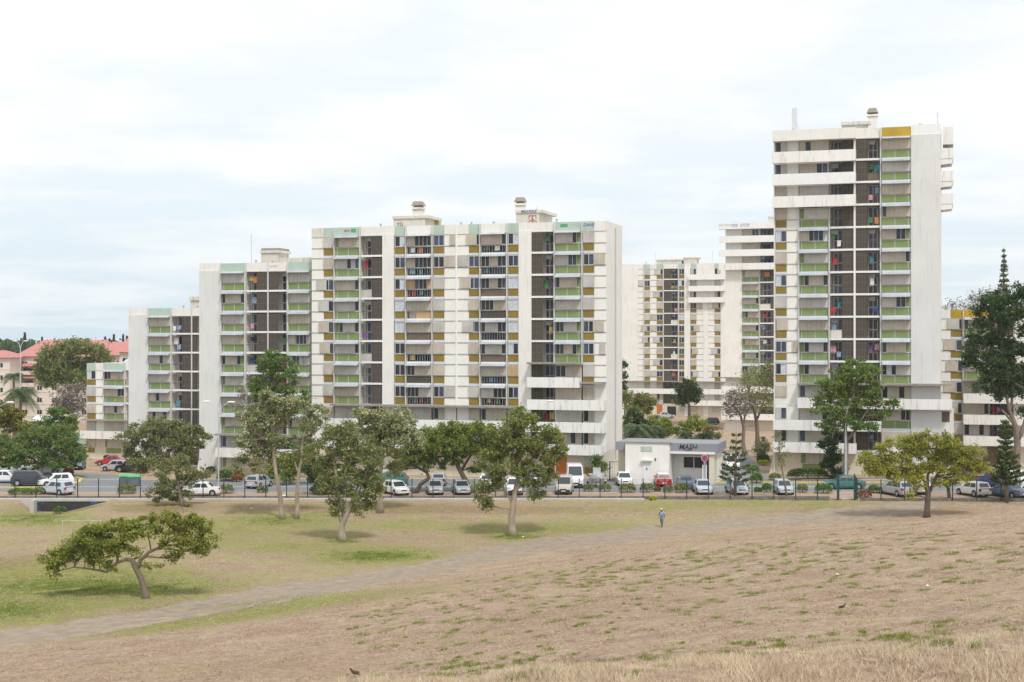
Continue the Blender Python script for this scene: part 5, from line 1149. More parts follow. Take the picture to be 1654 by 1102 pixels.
tree('light green shrubby tree behind the low utility building', (1105, 712), [[(1105, 715, .14), (1105, 695, .1)]],
  [(1120, 680, 14, 9), (1108, 690, 12, 9), (1132, 688, 10, 8), (1072, 690, 20, 12), (1060, 680, 14, 8), (1085, 695, 14, 9)], 'mid', Y=222, dens=70, size=.24, seed=54, extra=('lime', .5, 1.0))
tree('olive tree rising behind the palms by the long block corner', (1030, 712), [[(1030, 715, .16), (1030, 680, .1)]],
  [(1025, 650, 14, 10), (1042, 645, 14, 9), (1018, 660, 12, 9), (1040, 662, 16, 9), (1052, 650, 8, 6), (1012, 640, 7, 8)], 'olive', Y=235, dens=60, size=.28, seed=55, extra=('acacia', .4, 1.0))
tree('leafy tree squeezed behind the right end of the long block', (1010, 700), [[(1009, 700, .2), (1009, 620, .1)]], [(1006, 590, 6, 10), (1007, 610, 6, 12), (1008, 635, 6, 12)], 'dark', Y=240, dens=60, size=.3, seed=56)
for i, (lab, px, py, Yd) in enumerate([('bare treetops behind the ochre roofline at right, left one', 1545, 492, 215), ('bare treetops behind the ochre roofline at right, taller one', 1590, 475, 205)]):
    tree(lab, (px, 700), [[(px, 700, .2), (px, 560, .15), (px + 4, py + 25, .07)]], [(px, py, 14, 9), (px + 18, py + 4, 12, 9), (px - 14, py + 6, 10, 6), (px + 32, py - 8, 14, 10)], 'twig', Y=Yd, dens=13, size=.25, seed=57 + i, clump=.5, twigs=11)
tree('thin curved sapling in front of the fence left of the green gate', (1271, 806), [[(1271, 808, .12), (1268, 785, .10), (1263, 760, .08), (1260, 735, .06), (1258, 715, .04)]],
  [(1257, 705, 6, 8), (1262, 722, 7, 8), (1256, 738, 7, 7), (1268, 735, 6, 6), (1262, 748, 7, 5)], 'euc', dens=70, size=.16, seed=59, clump=.2)
tree('silvery frangipani bush beside the flared foot of the tallest tower', (1230, 752), [[(1230, 752, .12), (1231, 735, .08)]], [(1230, 715, 12, 9), (1224, 728, 10, 9), (1238, 730, 10, 10), (1234, 745, 10, 8)], 'euc', Y=188, dens=60, size=.2, seed=61)
tree('small round orange tree against the foot of the long block', (969, 768), [[(969, 768, .1), (969, 755, .08)]], [(968, 745, 9, 9), (974, 752, 8, 9), (962, 755, 7, 7)], 'mid', Y=166, dens=110, size=.18, seed=62, extra=('euc', .5, 1))
# palms
tree('dense dark clump of foliage behind the two dark palms by the long block', (1040, 716), [[(1040, 718, .2), (1040, 700, .12)]],
  [(1020, 672, 10, 12), (1035, 680, 12, 12), (1022, 695, 12, 12), (1045, 698, 14, 12), (1060, 700, 10, 10), (1015, 708, 8, 9), (1032, 710, 14, 8)], 'dark', Y=216, dens=80, size=.28, seed=71, extra=('mid', .3, 1))
tree('rusty half-dry shrub tree beside the small arching palms', (1150, 712), [[(1150, 713, .12), (1150, 702, .08)]], [(1148, 696, 10, 9), (1158, 704, 9, 7), (1140, 704, 10, 7)], 'olive', Y=206, dens=60, size=.22, seed=72, extra=('rust', .5, 1))
def palm(label, px, base_py, top_py, Y, r, n=26, seed=1, fan=True):
    pr = random.Random(seed); x = (px - CX) / F * Y; p = Vector((x, Y, gz(x, Y))); H_ = CAMH - (top_py - CY) / F * Y - p.z
    root = empty('palm_tree', p); tag(root, label, 'palm')
    MB().tube([(0, 0, -.2), (.1, 0, H_ * .5), (0, 0, H_)], [.28, .22, .2], 8).build('trunk', M['bark'], root, True)
    V = []
    for i in range(n):
        a = 6.283 * i * .618; e = pr.uniform(-.5, 1.2); R_ = r * pr.uniform(.8, 1.1)
        d = Vector((math.cos(a), math.sin(a), 0)); s_ = Vector((-d.y, d.x, 0)); pts = []
        for k in range(9):
            t = k / 8; pts.append(Vector((0, 0, H_)) + d * (R_ * t * math.cos(e * .6)) + Vector((0, 0, R_ * (math.sin(e) * t * .8 - .75 * t * t))))
        for k in range(1, 9):
            for sd in (-1, 1):
                for j in range(3):
                    t = (k - 1 + j / 3) / 8; w = R_ * .36 * math.sin(math.pi * min(1, t * .85 + .15)) ; c = pts[k-1].lerp(pts[k], j / 3); c2 = c + (pts[k] - pts[k-1]) * .22
                    tip = c + s_ * sd * w + (pts[k] - pts[k-1]) * .9 + Vector((0, 0, -w * .35))
                    V += [tuple(c), tuple(c2), tuple(tip + Vector((0, 0, .02))), tuple(tip)]
    npmesh('fronds', np.array(V), len(V) // 4, LEAF['frond'], root, RNG.random(len(V) // 4))
palm('large silvery fan palm at the left edge', 33, 665, 632, 232, 3.4, 40, 1)
palm('smaller palm behind the fan palm, before the pink housing', 22, 640, 606, 262, 2.6, 26, 2)
palm('leftmost dark palm behind the low utility building', 1028, 712, 690, 205, 3.0, 34, 3)
palm('second dark palm behind the low utility building', 1052, 712, 692, 212, 2.8, 30, 4)
palm('small arching palm behind the grey roof, left of the driveway', 1108, 712, 700, 198, 2.0, 24, 5)
palm('small arching palm behind the grey roof, nearest the driveway', 1136, 712, 702, 200, 1.9, 24, 6)
# skyline trees far left and far pines
for i, (px, top, w) in enumerate([(40, 538, 5), (170, 544, 4), (184, 541, 3.5), (199, 541, 3), (68, 545, 2), (177, 547, 2.5), (205, 543, 3)]):
    Yd = 520; x = (px - CX) / F * Yd; H_ = CAMH - (top - CY) / F * Yd + 1.5; root = empty('pine_tree', (x, Yd, -1.5)); rng = np.random.default_rng(90 + i)
    tag(root, ['tall dark twin-topped pine on the skyline above the left red roof', 'tall far pine on the skyline right of the long red roof', 'slim far pine above the gap between red roofs', 'far pine beside the eight storey block roof', 'tiny pine tip above the ridge of the long red roof', 'smallest far pine between the two right skyline pines', 'far pine touching the wall of the eight storey block'][i], 'pine tree', 'pines on the far skyline')
    n = 900; t = rng.random(n) ** .7; rr = w / F * Yd * (1.15 - t) * rng.random(n) ** .5 * 1.3; a = rng.random(n) * 6.28
    P = np.stack([rr * np.cos(a), rr * np.sin(a), 1 + t * (H_ - 1)], 1); npmesh('crown', leaves(P, .6 * rng.uniform(.6, 1.2, n), rng), n, LEAF['dark'], root, rng.random(n))
    MB().tube([(0, 0, 0), (0, 0, H_ * .9)], [.35, .08], 6).build('trunk', M['darkbark'], root)
rng = np.random.default_rng(99); P = []
for px in range(-40, 250, 5):
    Yd = 620 + (px * 37 % 60); x = (px - CX) / F * Yd; top = CAMH + (rng.uniform(-3, 2.0)); n = 260; P.append(np.stack([x + rng.standard_normal(n) * 2.6, Yd + rng.standard_normal(n) * 5, -2 + (top + 1) * rng.random(n) ** .6], 1))
P = np.concatenate(P); tag(npmesh('distant_wood', leaves(P, 1.1 * rng.uniform(.6, 1.3, len(P)), rng), len(P), LEAF['dark'], None, rng.random(len(P))), kind='stuff')
P = []
for px in list(range(-200, -40, 8)) + list(range(1000, 1185, 7)) + list(range(1680, 2600, 8)) + list(range(-900, -200, 9)) + list(range(1185, 1680, 12)):
    Yd = 430; x = (px - CX) / F * Yd; n = 240; P.append(np.stack([x + rng.standard_normal(n) * 2.0, Yd + rng.standard_normal(n) * 4, -2 + 9 * rng.random(n) ** .6], 1))
P = np.concatenate(P); tag(npmesh('distant_wood', leaves(P, 1.0 * rng.uniform(.6, 1.3, len(P)), rng), len(P), LEAF['dark'], None, rng.random(len(P))), kind='stuff')

# clipped shrubs along the fence and before the blocks
def shrub(label, px, py, w, h, leaf='euc', seed=1, group=None, name='shrub', Y=None, extra=None, size=.11, cat='shrub'):
    rng = np.random.default_rng(seed)
    if Y is None: p = hit(px, py); Yd = p.y
    else: Yd = Y; x = (px - CX) / F * Yd; p = Vector((x, Yd, gz(x, Yd)))
    W_, H_ = w / F * Yd / 2 * (1.18 if w < 30 else 1), h / F * Yd * (1.12 if w < 30 else 1); root = empty(name, p); tag(root, label, cat, group)
    n = int(420 * max(1, W_ * H_ * 1.6)); D_ = min(W_, .9); d = rng.standard_normal((n, 3)); d /= np.linalg.norm(d, axis=1)[:, None]; d = np.sign(d) * np.abs(d) ** .7
    d[:, 2] = np.abs(d[:, 2]) * 1.0 - .55
    P = d * np.array([W_ * .95, D_, H_ * .62]) * (.72 + .28 * rng.random(n))[:, None]; P[:, 2] += H_ * .52; P += rng.standard_normal((n, 3)) * .05
    npmesh('foliage', leaves(P, size * rng.uniform(.6, 1.4, n) * 1.25, rng), n, LEAF[leaf], root, rng.random(n))
    if extra:
        n2 = int(n * extra[1]); i2 = rng.integers(0, n, n2); npmesh('blossom', leaves(P[i2] * 1.04, np.full(n2, size * .8), rng), n2, LEAF[extra[0]], root, rng.random(n2))
    MB().tube([(0, 0, -.15), (0, 0, H_ * .5)], [.07, .04], 6).build('trunk', M['darkbark'], root)
    return root
sh = [(37, 799, 50, 12, 'mid', 'long low hedge bush by the fence at the left edge'), (65, 799, 13, 13, 'euc', 'dark ball bush by the fence near the left edge'), (150, 0, 0, 0, 0, 0), (205, 798, 26, 17, 'olive', 'brownish ball bush by the fence below the green-lidded bins'), (365, 797, 22, 15, 'olive', 'loose bush by the fence under the double street lamp'), (424, 796, 16, 12, 'olive', 'small scrubby bush by the fence below the silver hatchback'),
  (629, 798, 14, 16, 'euc', 'grey bush by the fence right of the flowering paperbark'), (906, 795, 14, 13, 'olive', 'bush in front of the beige car by the fence'), (951, 795, 15, 14, 'euc', 'bush by the fence left of the boat trailer wheel'), (977, 795, 18, 14, 'euc', 'bush by the fence right of the boat trailer'),
  (1013, 796, 24, 16, 'euc', 'widest clipped bush in front of the small white car'), (1045, 796, 19, 17, 'euc', 'clipped bush left of the red car'), (1062, 795, 8, 10, 'rust', 'tiny bush in front of the red car'), (1079, 796, 15, 13, 'olive', 'ragged bush right of the tiny one'), (1102, 796, 22, 18, 'euc', 'big round clipped bush in front of the dark blue car'),
  (1201, 796, 15, 15, 'mid', 'round bush right of the slender young pine'), (1224, 796, 9, 9, 'mid', 'very small round bush by the yellow kerb'), (1238, 796, 14, 16, 'mid', 'round bush left of the pale blue car'), (1265, 795, 11, 12, 'mid', 'round bush in front of the pale blue car'), (1296, 796, 15, 15, 'olive', 'bush with white stem by the fence'), (1330, 797, 24, 17, 'mid', 'wide bush left of the green gate'), (1411, 797, 14, 15, 'mid', 'wedge-shaped bush right of the green gate'),
  (1588, 799, 15, 12, 'mid', 'bush behind the white car at right'), (1222, 781, 17, 18, 'mid', 'upright bush at the driveway corner'), (1216, 765, 18, 14, 'mid', 'lime round bush behind the driveway corner bush'), (1252, 776, 17, 12, 'olive', 'olive bush at the foot of the tallest tower'),
  (148, 740, 10, 9, 'dark', 'dark ball bush at the foot of the low left block'), (340, 765, 14, 12, 'dark', 'green ball bush at the foot of the mast block'), (172, 743, 8, 8, 'dark', 'small dark bush left of the red shrub')]
for i, (px, py, w, h, lf_, lab) in enumerate(sh):
    if w: shrub(lab, px, py, w, h, lf_, 200 + i, 'clipped bushes along the road' if 780 < py < 800 else None)
shrub('dark red leafed shrub on the yellow-kerbed traffic island', 110, 776, 15, 22, 'red', 301); shrub('dark red ball shrub left of the double lamp post', 321, 766, 13, 11, 'red', 302, Y=178); shrub('purple-red shrub at the foot of the low left block', 179, 741, 14, 9, 'red', 303)
shrub('long hedge with pink blossom in front of the tallest tower', 1305, 774, 72, 21, 'mid', 304, name='hedge', cat='hedge', extra=('eucpale', .04))
shrub('hedge of orange and rust shrubs along the foot of the mast block', 375, 776, 40, 20, 'rust', 305, extra=('mid', 1.2)); shrub('rust coloured low bush beside the mast block hedge', 382, 779, 16, 14, 'rust', 306); shrub('white-flowering shrub beside the double lamp post', 365, 778, 26, 22, 'mid', 307, extra=('eucpale', .25))
shrub('yellowish round bush beside the flared foot of the tallest tower', 1233, 755, 16, 10, 'lime', 308, Y=184); shrub('dark arching bush under the frangipani', 1233, 748, 18, 18, 'dark', 309, Y=186)
shrub('dry rust-brown bush beside the green gate steps', 1397, 804, 20, 14, 'rust', 310); shrub('low dark hedge behind the parked cars left of centre', 565, 775, 60, 18, 'dark', 311); shrub('dark foliage hedge behind the cars at centre', 430, 778, 30, 16, 'dark', 312)
shrub('spiky dry plant in the middle distance, left of the driveway lawn', 1150, 700, 20, 16, 'rust', 313, Y=226)
shrub('tiny pink-flowered weed growing on the fence kerb', 1055, 808, 10, 6, 'lime', 314); shrub('green weed in front of the painted culvert wall', 97, 830, 16, 12, 'mid', 315)

# ---------------------------------------------------------------- cars
def paint(name, col, rough=.35):
    m, nt, b = nodes_of(name); b.inputs['Base Color'].default_value = (*col, 1); b.inputs['Roughness'].default_value = rough; b.inputs['Coat Weight'].default_value = .4; b.inputs['Specular IOR Level'].default_value = .5
    return m
PAINT = {k: paint('paint_' + k, c) for k, c in dict(white=(.74, .74, .74), silver=(.40, .42, .44), pale=(.46, .52, .60), dark=(.035, .037, .045), red=(.42, .03, .035), navy=(.02, .035, .13), blue=(.10, .14, .22), beige=(.50, .47, .42), teal=(.05, .16, .15), black=(.02, .02, .022)).items()}
GLASS = paint('car_glass', (.035, .045, .055), .12); TYRE = mat('tyre', (.025, .025, .025), .9); RIM = mat('rim', (.42, .42, .44), .4, metal=.5)
HL = paint('headlight', (.62, .64, .66), .15); TL = paint('tail_light', (.42, .02, .02), .25); PLATE = mat('plate', (.70, .68, .62), .6); PLY = mat('yellow_plate', (.62, .42, .06), .6)
CT = {  # length, width, height, belt, hood z, windscreen base x, roof front x, roof rear x, rear base x, tail z
 'hatch': (3.85, 1.66, 1.46, .90, .84, .98, .38, -1.55, -1.86, .90), 'sedan': (4.45, 1.74, 1.43, .88, .80, 1.02, .35, -.95, -1.55, .92),
 'wagon': (4.50, 1.75, 1.48, .92, .84, 1.10, .48, -1.75, -2.12, .94), 'suv': (4.45, 1.80, 1.72, 1.06, 1.00, 1.15, .62, -1.85, -2.12, 1.06),
 'van': (5.1, 1.95, 2.45, 1.30, 1.15, 1.95, 1.15, -2.50, -2.53, 1.30), 'smallvan': (4.1, 1.75, 1.85, 1.05, .98, 1.30, .62, -1.98, -2.02, 1.06), 'pickup': (4.95, 1.80, 1.72, 1.08, 1.02, 1.20, .60, -.55, -.80, 1.08)}
def car(typ, col, px, py, head, label, group='cars parked along the road', rear_plate=None, roof=None):
    L_, W_, H_, zb, zh, xw, xf, xr, xt, zt = CT[typ]; p = hit(px, py); root = empty('parked_car' if typ not in ('van', 'smallvan', 'pickup') else {'van': 'delivery_van', 'smallvan': 'small_van', 'pickup': 'pickup_truck'}[typ], p + Vector((0, 0, .04)), R(head))
    tag(root, label, {'van': 'van', 'smallvan': 'van', 'pickup': 'pickup truck'}.get(typ, 'car'), group)
    f, r, hw = L_ / 2, -L_ / 2, W_ / 2; z0 = .20
    st = [(f, .42, .58, hw * .72), (f - .12, .26, zh - .16, hw * .88), (f - .45, z0, zh - .03, hw * .97), (xw, z0, zb - .02, hw), (0, z0, zb, hw), (xt, z0, zb if typ != 'pickup' else zt, hw), (r + .22, z0, zt - .02, hw * .97), (r + .05, .28, zt - .12, hw * .92), (r, .42, .66, hw * .84)]
    mb = MB(); n = 8
    for x, zl, zt_, h in st:
        zm = (zl + zt_) / 2
        mb.v += [(x, -h * .86, zl), (x, -h, zl + .12), (x, -h * 1.0, zm), (x, -h * .95, zt_ - .04), (x, -h * .80, zt_), (x, h * .80, zt_), (x, h * .95, zt_ - .04), (x, h, zm), (x, h, zl + .12), (x, h * .86, zl)]
    n = 10
    for i in range(len(st) - 1):
        for k in range(n): k2 = (k + 1) % n; a = i * n; mb.f.append((a + k, a + n + k, a + n + k2, a + k2))
    mb.f.append(tuple(range(n))); e = (len(st) - 1) * n; mb.f.append(tuple(e + k for k in range(n - 1, -1, -1)))
    hb, ht = hw * .90, hw * .74 if typ not in ('van', 'smallvan') else hw * .82; zr = H_
    g0 = len(mb.v); mb.v += [(xw, -hb, zb - .03), (xt, -hb, zb - .03), (xt, hb, zb - .03), (xw, hb, zb - .03), (xf, -ht, zr - .05), (xr, -ht, zr - .05), (xr, ht, zr - .05), (xf, ht, zr - .05), (xf - .12, -ht * .85, zr), (xr + .12, -ht * .85, zr), (xr + .12, ht * .85, zr), (xf - .12, ht * .85, zr)]
    q = lambda *a: mb.f.append(tuple(g0 + i for i in a))
    q(0, 4, 7, 3); q(1, 2, 6, 5); q(0, 1, 5, 4); q(3, 7, 6, 2)
    if not roof: q(8, 9, 10, 11); q(4, 5, 9, 8); q(7, 11, 10, 6); q(4, 8, 11, 7); q(5, 6, 10, 9)
    bo = mb.build('body', PAINT[col], root, False); bo.data.polygons.foreach_set('use_smooth', [True] * len(bo.data.polygons))
    bo.data.set_sharp_from_angle(angle=R(32))
    if roof:
        rb = MB(); rb.v = mb.v[g0 + 4:g0 + 12]; rb.f = [(4, 5, 6, 7), (0, 1, 5, 4), (3, 7, 6, 2), (0, 4, 7, 3), (1, 2, 6, 5)]; rb.build('roof', PAINT[roof], root)
    V = [Vector(v) for v in mb.v[g0:g0 + 8]]
    def pane(name, a, b, c, d, u0, u1, v0, v1):
        P = [a.lerp(b, u0).lerp(d.lerp(c, u0), v0), a.lerp(b, u1).lerp(d.lerp(c, u1), v0), a.lerp(b, u1).lerp(d.lerp(c, u1), v1), a.lerp(b, u0).lerp(d.lerp(c, u0), v1)]
        nn = (P[1] - P[0]).cross(P[3] - P[0]).normalized() * .015
        ctr = Vector((0, 0, 1)); 
        if nn.dot((P[0] + P[2]) / 2 - ctr) < 0: nn = -nn
        m = MB(); m.v = [tuple(x + nn) for x in P] + [tuple(x - nn) for x in P]; m.f = [(0, 1, 2, 3), (7, 6, 5, 4), (0, 4, 5, 1), (1, 5, 6, 2), (2, 6, 7, 3), (3, 7, 4, 0)]
        return m.build(name, GLASS, root)
    pane('windscreen', V[0], V[3], V[7], V[4], .05, .95, .08, .94)
    if typ != 'van': pane('rear_window', V[1], V[2], V[6], V[5], .08, .92, .22, .90)
    for a, b, c, d in ((V[0], V[1], V[5], V[4]), (V[3], V[2], V[6], V[7])):
        if typ in ('van',): pane('side_window', a, b, c, d, .06, .28, .15, .88)
        elif typ == 'pickup': pane('side_window', a, b, c, d, .12, .50, .12, .88); pane('side_window', a, b, c, d, .55, .9, .12, .88)
        else:
            pane('side_window', a, b, c, d, .14, .46, .10, .88); pane('side_window', a, b, c, d, .50, .80 if typ != 'smallvan' else .6, .10, .88)
            if typ in ('wagon', 'suv'): pane('side_window', a, b, c, d, .83, .95, .14, .86)
    rw = .30 if typ not in ('suv', 'pickup', 'van') else .36
    for x in (f - .78, r + .76):
        for sd in (-1, 1):
            y = sd * (hw - .09); m = MB().tube([(x, y - .10, rw), (x, y - .095, rw), (x, y + .095, rw), (x, y + .10, rw)], [rw * .85, rw, rw, rw * .85], 18)
            m.f = m.f; w = m.build('wheel', TYRE, root); MB().tube([(x, y + sd * .10, rw), (x, y + sd * .115, rw)], rw * .62, 12).build('rim', RIM, w)
            MB().tube([(x, sd * (hw - .12), rw + .03), (x, sd * (hw + .004), rw + .03)], rw * 1.17, 18).build('wheel_arch', M['black'], root)
    zl = (.64 if typ not in ('suv', 'pickup', 'van') else .78)
    for sd in (-1, 1):
        B('headlight', HL, root, (f - .20, f - .03, sd * hw * .62 - .15, sd * hw * .62 + .15, zl - .07, zl + .08))
        tz = zt - .20; B('tail_light', TL, root, (r + .0, r + .16, sd * hw * .76 - .12, sd * hw * .76 + .12, tz - .13, tz + .13))
        B('wing_mirror', PAINT[col], root, (xw - .42, xw - .30, sd * (hw + .0) - .09, sd * (hw + .0) + .09, zb + .02, zb + .15))
    B('front_bumper', M['black'] if typ in ('van', 'smallvan', 'suv') else PAINT[col], root, (f - .10, f + .05, -hw * .78, hw * .78, .30, .50))
    B('rear_bumper', PAINT[col] if typ != 'van' else M['black'], root, (r - .06, r + .10, -hw * .84, hw * .84, .30, .56))
    B('grille', M['black'], root, (f - .02, f + .02, -hw * .38, hw * .38, .52, .63)); 
    B('number_plate', PLATE, root, (f + .052, f + .062, -.24, .24, .36, .47)); B('number_plate', rear_plate or PLATE, root, (r - .075, r - .062, -.24, .24, .40, .52) if typ != 'van' else (r - .075, r - .062, -.24, .24, .6, .72))
    if typ == 'pickup': B('load_bed', M['black'], root, (r + .15, xt - .1, -hw * .78, hw * .78, zt - .01, zt + .012))
    return root
FRONT, REAR = -90, 90
car('hatch', 'pale', 92, 799, -28 + 180, 'pale blue hatchback nearest the fence at left, beside the white one'.replace('-', ' '))
car('hatch', 'white', 91, 786, 205, 'white hatchback with red tail lights beside the traffic island')
car('suv', 'dark', 52, 785, 5, 'dark grey estate car under the broad round tree at left')
car('sedan', 'white', 10, 780, 5, 'white saloon cut by the left edge, below the round tree')
car('pickup', 'white', 22, 765, 0, 'white pickup with visible wheel behind the white saloon at left edge')
car('suv', 'white', 75, 766, 180, 'white car half hidden behind the dark grey estate car')
car('smallvan', 'blue', 126, 758, -80, 'dark small van half hidden at the right side of the round tree')
car('sedan', 'red', 180, 752, 182, 'red saloon behind the silver hatchback in the left car park')
car('hatch', 'silver', 187, 761, 172, 'silver hatchback beside the red saloon in the left car park')
car('suv', 'black', 214, 763, 170, 'black off-road car right of the silver hatchback at left')
car('sedan', 'white', 322, 801, 185, 'white saloon half covered by the drooping olive tree')
car('hatch', 'silver', 419, 788, 70, 'silver hatchback seen from behind with the mast block behind it', None)
car('hatch', 'black', 530, 798, 160, 'black car in the shade behind the dark bottle shaped tree')
car('wagon', 'teal', 628, 784, 178, 'dark green estate car behind the flowering paperbark trunk')
car('hatch', 'white', 640, 799, -60, 'small white car with black windows right of the flowering paperbark trunk')
car('hatch', 'silver', 709, 784, REAR, 'white-silver hatchback seen from behind in the far row at centre')
car('hatch', 'silver', 702, 798, FRONT + 8, 'silver hatchback facing out beside the crooked dark trunk')
car('hatch', 'silver', 745, 798, FRONT + 10, 'silver car left of the thick dark leaning trunk')
car('wagon', 'white', 787, 786, REAR, 'white estate car in the far row behind the leaning trunk')
car('suv', 'white', 831, 798, FRONT, 'white car behind the straight pale trunk beside the path')
car('smallvan', 'white', 868, 785, FRONT, 'white small van in the far row left of the white delivery van')
car('van', 'white', 928, 786, FRONT, 'tall white delivery van facing the road in front of the long block')
car('smallvan', 'beige', 912, 797, FRONT - 6, 'beige people carrier in front of the white delivery van')
car('hatch', 'white', 1008, 784, FRONT, 'small white car facing the road in front of the utility building')
car('hatch', 'red', 1070, 785, REAR, 'red hatchback with white roof seen from behind', 'cars parked along the road', None, 'white')
car('sedan', 'blue', 1107, 789, REAR - 3, 'dark blue saloon with red lamps behind the big round bush')
car('sedan', 'pale', 1135, 797, FRONT, 'pale silver saloon facing out under the no parking sign')
car('hatch', 'pale', 1190, 798, FRONT + 8, 'light blue car behind the slender young pine by the fence')
car('smallvan', 'white', 1180, 759, FRONT + 4, 'white van with black bumper coming down the driveway', None)
car('hatch', 'pale', 1265, 798, FRONT, 'pale blue car facing out behind a thin curved sapling')
car('sedan', 'teal', 1362, 790, 178, 'dark teal car seen through the green gate')
car('wagon', 'silver', 1447, 800, REAR + 18, 'silver estate car with yellow number plate under the right acacia', 'cars parked along the road', PLY)
car('hatch', 'silver', 1484, 797, REAR, 'dark grey car tail behind the main acacia trunk at right')
car('hatch', 'white', 1571, 801, 112, 'white hatchback with red lamps, second car from the right pine')
car('sedan', 'blue', 1625, 803, 120, 'dark grey-blue saloon behind the young pine at the right edge')
car('pickup', 'navy', 1606, 786, 10, 'navy blue pickup in the far row near the right edge')
car('suv', 'white', 1655, 786, 0, 'white off road car in the far row cut by the right edge')
car('hatch', 'white', 1662, 803, 150, 'white car by the fence cut by the right edge')
car('hatch', 'dark', 1147, 686, 175, 'distant dark car parked in front of the distant block', None)
car('sedan', 'silver', 1074, 676, 5, 'distant pale car by the orange door of the distant block', None)

# ---------------------------------------------------------------- fence, wall, culvert
def fpos(px, dy=0.0):
    k = (px - CX) / F; Y = 148.4 / (1 + .15 * k) if k > 0 else 148.4; return k * Y, Y + dy
fpx = [-9.5 + 33.75 * i for i in range(30)] + [1003.5 + 35.2 * i for i in range(10)]
fpx2 = [1384.5, 1423, 1461.5, 1500, 1538.5, 1577.5, 1617, 1656, 1696]
def fence(pxs, label):
    x0, y0 = fpos(pxs[0]); root = empty('wire_fence', (x0, y0, gz(x0, y0))); tag(root, label, 'fence'); o = Vector(root.location); prev = None
    for px in pxs:
        x, y = fpos(px); z = gz(x, y); a = Vector((x, y, z)) - o
        B('fence_post', M['darkmetal'], root, (a.x - .045, a.x + .045, a.y - .045, a.y + .045, a.z + .1, a.z + 2.15))
        if prev:
            q = MB()
            for h in (.4, .8, 1.2, 1.6, 2.02): q.tube([tuple(prev + Vector((0, 0, h))), tuple(a + Vector((0, 0, h)))], .005, 3, False)
            for j in range(1, 10):
                b_ = prev.lerp(a, j / 10); q.tube([tuple(b_ + Vector((0, 0, .38))), tuple(b_ + Vector((0, 0, 2.04)))], .003, 3, False)
            q.build('wire_mesh', M['darkmetal'], root)
        prev = a
fence(fpx, 'long dark green wire fence between the field and the road, left of the gate')
fence(fpx2, 'short stretch of dark green wire fence right of the gate')
def wallrun(name, pxa, pxb, dy, w, z0, z1, m, label, cat='wall'):
    mb = MB(); n = max(2, int((pxb - pxa) / 25)); xr, yr = fpos(pxa, dy)
    for i in range(n):
        xa, ya = fpos(pxa + (pxb - pxa) * i / n, dy); xb, yb = fpos(pxa + (pxb - pxa) * (i + 1) / n, dy); za, zb_ = float(base_h(xa, 150)), float(base_h(xb, 150)); k = len(mb.v)
        for x, y, z in ((xa, ya, za), (xb, yb, zb_)): mb.v += [(x, y - w / 2, z + z0), (x, y + w / 2, z + z0), (x, y + w / 2, z + z1), (x, y - w / 2, z + z1)]
        mb.f += [(k, k+4, k+5, k+1), (k+1, k+5, k+6, k+2), (k+2, k+6, k+7, k+3), (k+3, k+7, k+4, k)]
        if i == 0: mb.f.append((k, k+1, k+2, k+3))
        if i == n - 1: mb.f.append((k+7, k+6, k+5, k+4))
    o = mb.build(name, m); tag(o, label, cat); return o
wallrun('low_wall', -20, 1340, 0.12, .22, -.6, .30, mat('dark_wall', (.16, .15, .135), .95, .35, 2, stain=.3), 'low dark weathered wall under the long fence')
wallrun('low_wall', 1390, 1700, 0.12, .22, -.6, .12, bpy.data.materials['dark_wall'], 'low dark wall under the fence right of the gate')
wallrun('kerb_wall', -20, 1040, -.55, .5, -1.7, .16, M['kerb'], 'pale concrete coping in front of the long fence')
def culvert():
    m, nt, b = nodes_of('graffiti_wall'); N = nt.nodes.new; L = nt.links.new; gg = N('ShaderNodeNewGeometry')
    n1 = N('ShaderNodeTexNoise'); n1.inputs['Scale'].default_value = .38; L(gg.outputs['Position'], n1.inputs[0]); n2 = N('ShaderNodeTexNoise'); n2.inputs['Scale'].default_value = 3.5; n2.inputs['Detail'].default_value = 5; n2.inputs['Distortion'].default_value = 3; L(gg.outputs['Position'], n2.inputs[0])
    n1.inputs['Scale'].default_value = .8; r1 = N('ShaderNodeMapRange'); r1.inputs[1].default_value = .52; r1.inputs[2].default_value = .60; L(n1.outputs[0], r1.inputs[0]); r2 = N('ShaderNodeMapRange'); r2.inputs[1].default_value = .44; r2.inputs[2].default_value = .54; L(n2.outputs[0], r2.inputs[0])
    mu = N('ShaderNodeMath'); mu.operation = 'MULTIPLY'; L(r1.outputs[0], mu.inputs[0]); L(r2.outputs[0], mu.inputs[1])
    ba = N('ShaderNodeMix'); ba.data_type = 'RGBA'; ba.inputs[6].default_value = (.012, .012, .014, 1); ba.inputs[7].default_value = (.05, .048, .046, 1); L(n2.outputs[0], ba.inputs[0])
    mx = N('ShaderNodeMix'); mx.data_type = 'RGBA'; L(mu.outputs[0], mx.inputs[0]); L(ba.outputs[2], mx.inputs[6]); mx.inputs[7].default_value = (.08, .13, .27, 1); L(mx.outputs[2], b.inputs[0]); b.inputs['Roughness'].default_value = .8
    x0, y0 = fpos(64, -.78); x1, _ = fpos(190, -.78); o = B('culvert_wall', m, None, (x0, x1, y0 - .05, y0 + .02, -1.7, -.13)); tag(o, 'black culvert wall sprayed with blue graffiti swirls under the fence', 'wall')
    o2 = B('culvert_side', M['kerb'], None, (x0 - .45, x0 - .003, y0 - 1.0, y0 + .1, -1.7, .05)); tag(o2, 'pale concrete return wall at the left end of the black culvert wall', 'wall')
culvert()
